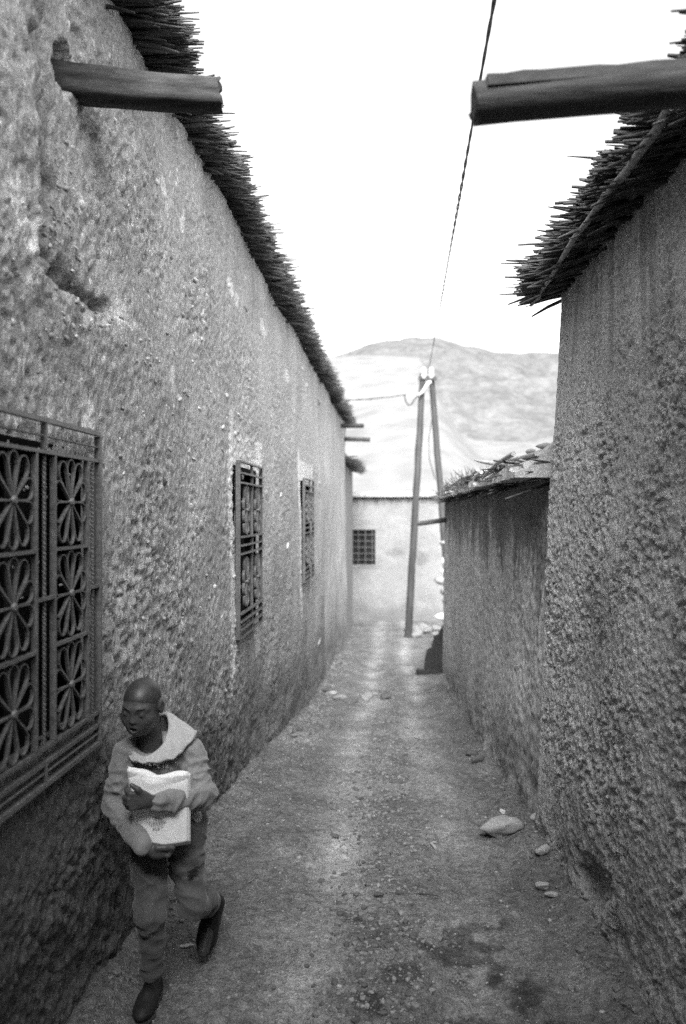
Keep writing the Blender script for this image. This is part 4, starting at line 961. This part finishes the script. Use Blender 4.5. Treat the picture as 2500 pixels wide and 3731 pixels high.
B_.cap(WRI_R, PR, .020, .024, .012, sq=((.3, -1, .4), .65)); B_.ell(PR + v_(.008, .004, -.006), (.034, .020, .026), None, .012)
B_.chain([PR + v_(.006, -.012, .014), PR + v_(.032, -.014, .014), PR + v_(.060, -.008, .008)], [.0120, .0105, .0088], .006)   # thumb on the sheaf
for i, (dx, dy, dz, r) in enumerate([(.060, -.004, -.018, .0092), (.058, .014, -.022, .0092), (.050, .030, -.024, .0090), (.040, .044, -.024, .0080)]):
    B_.chain([PR + v_(.018, dy * .5, -.012), PR + v_(dx * .7, dy, dz), PR + v_(dx, dy + .022, dz + .008)], [r * 1.05, r, r * .85], .005)
body = _b('body', B_.mesh('body', 2), M_skin, BOY)
# thumbnail-bright tip
# close-cropped hair: cap over the skull above the hairline
H_ = SDF(HC - .14, HC + .15, .0036); H_.sc = HS
H_.ell(hp(0, -.0125, .0285), (.0713, .0897, .0778), AX, .004)
H_.ell(hp(0, .112, -.006), (.10, .085, .066), AX, .006, True); H_.ell(hp(0, .00, -.090), (.12, .13, .088), AX, .008, True)
for s in (-1, 1): H_.ell(hp(s * .078, .000, -.02), (.02, .026, .034), AX, .006, True)
_b('hair', H_.mesh('hair', 1), M_hair, BOY)
for s in (-1, 1):
    m = MB(); c = hp(s * .031, .0690, .002); m2 = MB()
    rings = []
    for i in range(9):
        a = math.pi * i / 8; rings.append((c + Fv * .0120 * math.cos(a), max(.0120 * math.sin(a), 1e-4)))
    m.tube([Vector(r[0]) for r in rings], [r[1] for r in rings], 12, False); e = _b('eye', m.mesh('eye'), M_eye, BOY)
    gd = Fv * .95 - Uv * .32; gd /= np.linalg.norm(gd)
    m2.tube([Vector(c + gd * .0108), Vector(c + gd * .0123), Vector(c + gd * .0126)], [.0066, .005, .001], 12); _b('iris', m2.mesh('iris'), M_iris, e)
    m = MB(); P = [hp(s * q, f, w) for q, f, w in [(.013, .0858, .028), (.026, .0830, .0335), (.040, .0745, .0330), (.050, .063, .028)]]
    m.tube([Vector(p) for p in P], [.0022, .0032, .0028, .0012], 6); _b('eyebrow', m.mesh('eyebrow'), M_hair, BOY)
m = MB(); m.tube([Vector(hp(-.013, .080, -.0575)), Vector(hp(0, .084, -.0575)), Vector(hp(.013, .080, -.0575))], [.004, .006, .004], 8); _b('mouth_interior', m.mesh('mouth_interior'), M_mouth, BOY)

# hoodie
def ridg(V, d, fa_, fb_, seed):
    "sharp-edged cloth creases running across direction d"
    d = np.array(d, float); d /= np.linalg.norm(d); q = V @ d; W_ = V * fb_ + np.outer(q * (fa_ - fb_), d) + .35 * np.stack([n3(V[:, 0] * 11, V[:, 1] * 11, V[:, 2] * 11, seed + k) for k in range(3)], -1)
    r = 1 - 2.4 * np.abs(n3(W_[:, 0] + seed * 3.1, W_[:, 1], W_[:, 2], seed)); return np.clip(r, -.6, 1)
def folds(V, amp=.0026, cuffs=(), dirs=()):
    w = amp * .5 * n3(V[:, 0] * 30, V[:, 1] * 30, V[:, 2] * 40, 9)
    for i, (d, a, p, r) in enumerate(dirs):
        g = 1.0 if p is None else np.exp(-(np.linalg.norm(V - p, axis=1) / r) ** 2); w = w + g * a * ridg(V, d, 30, 9, 20 + i)
    for (p, r, f, a, ax) in cuffs:                        # bunched rings near elbows, cuffs, knees
        d = V - p; q = d @ ax; g = np.exp(-(np.linalg.norm(d, axis=1) / r) ** 2); w = w + g * a * (1 - 2 * np.abs(np.sin(q * f * .5 + 2.5 * n3(V[:, 0] * 16, V[:, 1] * 16, V[:, 2] * 16, 4))))
    return w
G = SDF((-.30, -.33, .56), (.30, .22, 1.10), .0042)
G.cap(v_(-.012, -.030, .895), v_(.025, .020, .665), .098, .092, .03, sq=((.1, 1, .25), .78)); G.ell(v_(.03, .02, .655), (.122, .100, .045), None, .03)
G.cap(SHO_R + v_(.03, .01, -.015), SHO_L + v_(-.03, .01, -.015), .057, .057, .04, sq=((0, 1, 0), .95))
G.cap(NECK + v_(-.045, .01, .0), NECK + v_(.055, .02, .0), .05, .05, .03)
fa = lambda a, b, t: a + (b - a) * t
G.chain([SHO_R + v_(0, .005, -.005), ELB_R, fa(ELB_R, WRI_R, .72), fa(ELB_R, WRI_R, .86)], [.053, .043, .037, .032], .020)
G.cap(fa(ELB_R, WRI_R, .84), fa(ELB_R, WRI_R, .99), .033, .031, .006)
G.chain([SHO_L + v_(0, .005, -.005), ELB_L, fa(ELB_L, WRI_L, .68), fa(ELB_L, WRI_L, .78)], [.055, .046, .037, .031], .020)
G.cap(fa(ELB_L, WRI_L, .76), fa(ELB_L, WRI_L, .98), .0325, .0305, .006)
G.cap(NECK + v_(-.012, -.01, .03), NECK + v_(-.03, -.07, .12), .05, .055, .012, True)
ufR = (ELB_R - SHO_R) / np.linalg.norm(ELB_R - SHO_R); ufL = (ELB_L - SHO_L) / np.linalg.norm(ELB_L - SHO_L); lfL = (WRI_L - ELB_L) / np.linalg.norm(WRI_L - ELB_L); lfR = (WRI_R - ELB_R) / np.linalg.norm(WRI_R - ELB_R)
hoodie = _b('hoodie', G.mesh('hoodie', 2, lambda V: folds(V, .0030, [(ELB_L + v_(-.02, 0, .02), .075, 190, .0042, (ufL * .8 - lfL * .6)), (ELB_R + v_(.01, -.02, .02), .07, 170, .0035, ufR), (fa(ELB_L, WRI_L, .62), .045, 230, .0035, lfL), (fa(ELB_R, WRI_R, .7), .045, 220, .0032, lfR), (v_(.085, -.06, .90), .06, 150, .0045, v_(.9, 0, .45)), (v_(-.085, -.08, .90), .05, 150, .0035, v_(.9, 0, -.3))], [((.5, 0, .9), .0055, None, 0), (ufL, .013, fa(SHO_L, ELB_L, .75), .10), (ufR + v_(.3, 0, 0), .0065, fa(SHO_R, ELB_R, .8), .10), (lfL + v_(0, 0, .5), .009, fa(ELB_L, WRI_L, .4), .08), (lfR, .006, fa(ELB_R, WRI_R, .5), .08), ((.9, 0, -.4), .010, v_(.07, -.05, .86), .08)])), M_hood, BOY)
# hood lying back round the neck: high and open on his left side
def loop_c(P, n):
    "closed Catmull-Rom loop"
    P = np.array(P, float); m = len(P); t = np.arange(n) * m / n; i = t.astype(int); f = (t - i)[:, None]; p0, p1, p2, p3 = (P[(i + k) % m] for k in (-1, 0, 1, 2))
    return .5 * ((2 * p1) + (-p0 + p2) * f + (2 * p0 - 5 * p1 + 4 * p2 - p3) * f ** 2 + (-p0 + 3 * p1 - 3 * p2 + p3) * f ** 3)
inn = [(-.040, -.118, .938), (.012, -.102, .968), (.034, -.066, 1.008), (.036, -.018, 1.044), (.022, .022, 1.056), (-.022, .034, 1.040), (-.068, .012, 1.008), (-.092, -.040, .978), (-.082, -.096, .950)]
mid_ = [(-.042, -.133, .932), (.030, -.122, .948), (.066, -.082, .976), (.085, -.026, 1.014), (.060, .036, 1.028), (-.020, .056, 1.012), (-.086, .024, .985), (-.103, -.042, .960), (-.088, -.110, .940)]
out = [(-.040, -.142, .922), (.044, -.134, .926), (.090, -.094, .944), (.142, -.018, .986), (.098, .058, .965), (-.018, .085, .950), (-.098, .040, .958), (-.112, -.046, .945), (-.094, -.118, .928)]
nu, nv = 96, 13; L0, L1, L2 = loop_c(inn, nu), loop_c(mid_, nu), loop_c(out, nu); tv = np.linspace(0, 1, nv)
Sg = np.stack([L0 * (1 - t) ** 2 + 2 * t * (1 - t) * (2 * L1 - .5 * L0 - .5 * L2) + L2 * t * t for t in tv], 1)
a_ = np.arange(nu)[:, None] * 2 * math.pi / nu; Sg[..., 2] += .0045 * np.sin(a_ * 7 + 5 * tv[None]) * np.sin(math.pi * tv[None]) + .003 * np.sin(a_ * 13 - 6 * tv[None]) * tv[None]
Lo = Sg - np.array([0, 0, .010]) - (Sg - Sg.mean(0, keepdims=True)) * .05
V = np.concatenate([Sg.reshape(-1, 3), Lo.reshape(-1, 3)]); N0 = nu * nv; F = []
for i in range(nu):
    k = (i + 1) % nu
    for q in range(nv - 1): F += [(i * nv + q, k * nv + q, k * nv + q + 1, i * nv + q + 1), (N0 + i * nv + q + 1, N0 + k * nv + q + 1, N0 + k * nv + q, N0 + i * nv + q)]
    F += [(i * nv, N0 + i * nv, N0 + k * nv, k * nv), (i * nv + nv - 1, k * nv + nv - 1, N0 + k * nv + nv - 1, N0 + i * nv + nv - 1)]
hood = _b('hood', mesh_np('hood', V, F, True), M_lining, BOY)
# chest lettering: small loops of embroidery showing above the sheaf
m = MB(); rr = random.Random(6)
for i in range(9):
    x = -.075 + i * .0145; z = .921 - .0042 * i + .003 * math.sin(i * 2); y = -.128 - .010 * math.cos((x + .02) * 14)
    shp = [[(0, 0), (.004, .011), (.008, 0)], [(0, .011), (0, 0), (.007, 0)], [(.007, .010), (0, .008), (.007, .003), (0, 0)], [(0, 0), (0, .011), (.007, .009), (0, .005), (.007, 0)]][i % 4]
    m.tube([Vector((x + a, y, z + b)) for a, b in shp], .0009, 4, True)
_b('embroidered_letters', m.mesh('embroidered_letters'), M_lining, hoodie)
# undershirt showing at the hem on his left
m = SDF((.06, -.12, .60), (.2, .12, .76), .004); m.chain([v_(.128, -.03, .705), v_(.136, -.035, .675), v_(.132, -.03, .645)], [.016, .020, .014], .012); _b('undershirt', m.mesh('undershirt', 2, lambda V: folds(V, .004)), M_shirt, BOY)

# trousers
T_ = SDF((-.22, -.26, .04), (.34, .32, .72), .0044)
T_.ell(v_(.030, .022, .638), (.128, .100, .070), None, .03)
T_.cap(v_(-.03, .02, .62), v_(.092, .02, .62), .088, .088, .03, sq=((0, 1, 0), .95))
T_.chain([HIP_R + v_(-.012, -.01, -.02), fa(HIP_R, KNE_R, .55), KNE_R, fa(KNE_R, ANK_R, .45), fa(KNE_R, ANK_R, .86)], [.070, .057, .047, .043, .039], .018)
T_.cap(fa(KNE_R, ANK_R, .86), fa(KNE_R, ANK_R, .98), .040, .030, .008)
T_.chain([HIP_L + v_(.014, -.005, -.02), fa(HIP_L, KNE_L, .55), KNE_L, fa(KNE_L, ANK_L, .5), fa(KNE_L, ANK_L, .84)], [.072, .061, .050, .047, .041], .018)
T_.cap(fa(KNE_L, ANK_L, .84), fa(KNE_L, ANK_L, 1.02), .040, .031, .008)
kl = (ANK_L - KNE_L) / np.linalg.norm(ANK_L - KNE_L); kr = (ANK_R - KNE_R) / np.linalg.norm(ANK_R - KNE_R)
trousers = _b('trousers', T_.mesh('trousers', 2, lambda V: folds(V, .0034, [(fa(KNE_L, ANK_L, .6), .075, 130, .0065, kl), (fa(KNE_R, ANK_R, .85), .06, 150, .004, kr), (v_(.03, -.06, .56), .07, 120, .0050, v_(.8, 0, .6)), (KNE_R, .06, 100, .004, v_(.5, .2, .8)), (v_(.12, -.04, .50), .06, 140, .004, v_(.3, 0, .95))], [((.6, 0, .8), .0060, None, 0), ((.75, 0, .65), .013, v_(-.01, -.06, .55), .11), (kl, .015, fa(KNE_L, ANK_L, .5), .10), ((-.7, 0, .7), .010, v_(-.03, -.12, .40), .11), (kr, .008, ANK_R + v_(0, 0, .05), .08), ((.2, 0, 1), .011, v_(.12, -.05, .48), .09)])), M_pants, BOY)
# side seam piping and small thigh emblem
m = MB(); m.tube([Vector(p) for p in [(.148, .012, .665), (.166, .008, .63), (.171, .004, .585)]], [.0022, .0025, .002], 6); _b('pocket_piping', m.mesh('pocket_piping'), M_hood, trousers)
m = MB()
for (x, z, L_, a) in [(.118, .498, .030, .35), (.126, .490, .030, .35), (.112, .484, .020, .5), (.136, .505, .016, .2)]:
    m.box((x, -.083 + (x - .118) * .35, z), (L_, .006, .006), Euler((0, -a, 0)).to_matrix())
_b('thigh_emblem', m.mesh('thigh_emblem'), M_shoe, trousers)

# shoes: upper and sole
def shoe(heel, toe, sole_n, lab):
    heel = v_(*heel); toe = v_(*toe); d = (toe - heel) / np.linalg.norm(toe - heel); n = v_(*sole_n); n = n - d * (n @ d); n /= np.linalg.norm(n); w = np.cross(d, n)
    S = SDF(np.minimum(heel, toe) - .09, np.maximum(heel, toe) + .09, .0042); A_ = np.array([d, w, n])
    S.cap(heel + d * .01, fa(heel, toe, .45), .034, .036, .012, sq=(n, 1.0)); S.ell(fa(heel, toe, .66) + n * .006, (.070, .040, .028), A_, .02); S.cap(heel - n * .0, heel - n * .035, .034, .031, .012)
    S.ell(heel - n * .062, (.027, .025, .03), A_, .006, True)
    o = _b('shoe', S.mesh('shoe', 2), M_shoe, BOY); o['label'] = lab
    S = SDF(np.minimum(heel, toe) - .09, np.maximum(heel, toe) + .09, .0042); c = n * .031
    S.chain([heel + c + d * .004, fa(heel, toe, .4) + c, fa(heel, toe, .72) + c, toe - d * .012 + c], [.036, .036, .041, .033], .012, sq=(n, .24))
    _b('sole', S.mesh('sole', 1), M_sole, o)
shoe(v_(-.016, .012, .044), v_(-.064, -.150, .036), (0, .0, -1), 'dark shoe on the ground'); shoe(v_(.226, .236, .222), v_(.168, .168, .062), (.30, .85, -.40), 'dark shoe of the raised rear foot')

# ------------------------------------------------------------------ the sheaf of papers he holds (its own thing)
SH = thing('paper_sheaf', (BX, BY, .62 + BZ), 'thick bent sheaf of white printed papers hugged against the hoodie', 'papers', None, BOY_RZ)
def page(i, dx, dz, off, rot):
    nu, nv = 22, 28; U_, V_ = np.meshgrid(np.linspace(0, 1, nu), np.linspace(0, 1, nv), indexing='ij')
    x = -.102 + .205 * U_ + .022 * (1 - V_) * (1 - .9 * U_) + dx; top = .902 - .040 * U_ + .012 * np.sin(U_ * math.pi * 2.0 + .6 + .2 * i) * V_
    z = .618 + .002 * i + dz + (top - .618) * V_; xc, zc = .0, .76
    y = -.178 - off + .030 * (U_ - .45) ** 2 * 1.6 + .022 * (1 - V_) - .020 * np.exp(-((U_ - .0) / .22) ** 2) * V_ ** 2 + .028 * np.exp(-((U_ - .42) / .18) ** 2) * sstep(.86, 1.0, V_) * (.3 + .25 * i / 6) + .010 * np.sin(U_ * 7 + i) * sstep(.8, 1, V_)
    c, s_ = math.cos(rot), math.sin(rot); xr, zr = xc + (x - xc) * c - (z - zc) * s_, zc + (x - xc) * s_ + (z - zc) * c
    th = .0016; A_ = np.stack([xr, y, zr], -1).reshape(-1, 3); Bk = A_ + v_(0, th, 0); n_ = nu * nv; F = grid_faces(nu, nv); rim = []
    ed = [k for k in range(nv)] + [k * nv + nv - 1 for k in range(1, nu)] + [(nu - 1) * nv + k for k in range(nv - 2, -1, -1)] + [k * nv for k in range(nu - 2, 0, -1)]
    for p, q in zip(ed, ed[1:] + ed[:1]): rim.append((p, q, q + n_, p + n_))
    me = mesh_np('page', np.concatenate([A_ - v_(0, 0, .62), Bk - v_(0, 0, .62)]), np.concatenate([F, F[:, ::-1] + n_, np.array(rim)]), True); o = bpy.data.objects.new('page', me); COL.objects.link(o); me.materials.append(M_paper); o.parent = SH; return o, A_.reshape(nu, nv, 3)
rr = random.Random(14); front = None
for i in range(9):
    o, A_ = page(i, rr.uniform(-.003, .004) + (.004 if i < 4 else 0), rr.uniform(-.004, .003), .0028 * i - .012, rr.uniform(-.012, .012)); front = (o, A_)
# printed lines on the front page
m = MB(); o, A_ = front
def onp(u, v): i = min(max(u, 0), 1) * 21; j = min(max(v, 0), 1) * 27; return A_[int(round(i)), int(round(j))] * 1.0
def lerp_p(u, v):
    i = min(u * 21, 20.999); j = min(v * 27, 26.999); a, b = int(i), int(j); fu, fv = i - a, j - b
    return (A_[a, b] * (1 - fu) + A_[a + 1, b] * fu) * (1 - fv) + (A_[a, b + 1] * (1 - fu) + A_[a + 1, b + 1] * fu) * fv
for k, (u0, u1, vv) in enumerate([(.26, .60, .335), (.28, .60, .316), (.29, .55, .298), (.33, .55, .280), (.36, .55, .255), (.36, .50, .238), (.36, .48, .222)]):
    u = u0
    while u < u1:
        L_ = rr.uniform(.02, .05); p, q = lerp_p(u, vv), lerp_p(min(u + L_, u1), vv); c = .5 * (p + q) - v_(0, .0008, .62); m.box(c, (max(q[0] - p[0], .002), .0008, .0022), Matrix.Rotation(-math.atan2(q[2] - p[2], q[0] - p[0]), 3, 'Y')); u += L_ + .012
me = m.mesh('printed_lines'); q_ = bpy.data.objects.new('printed_lines', me); COL.objects.link(q_); me.materials.append(M_ink); q_.parent = o
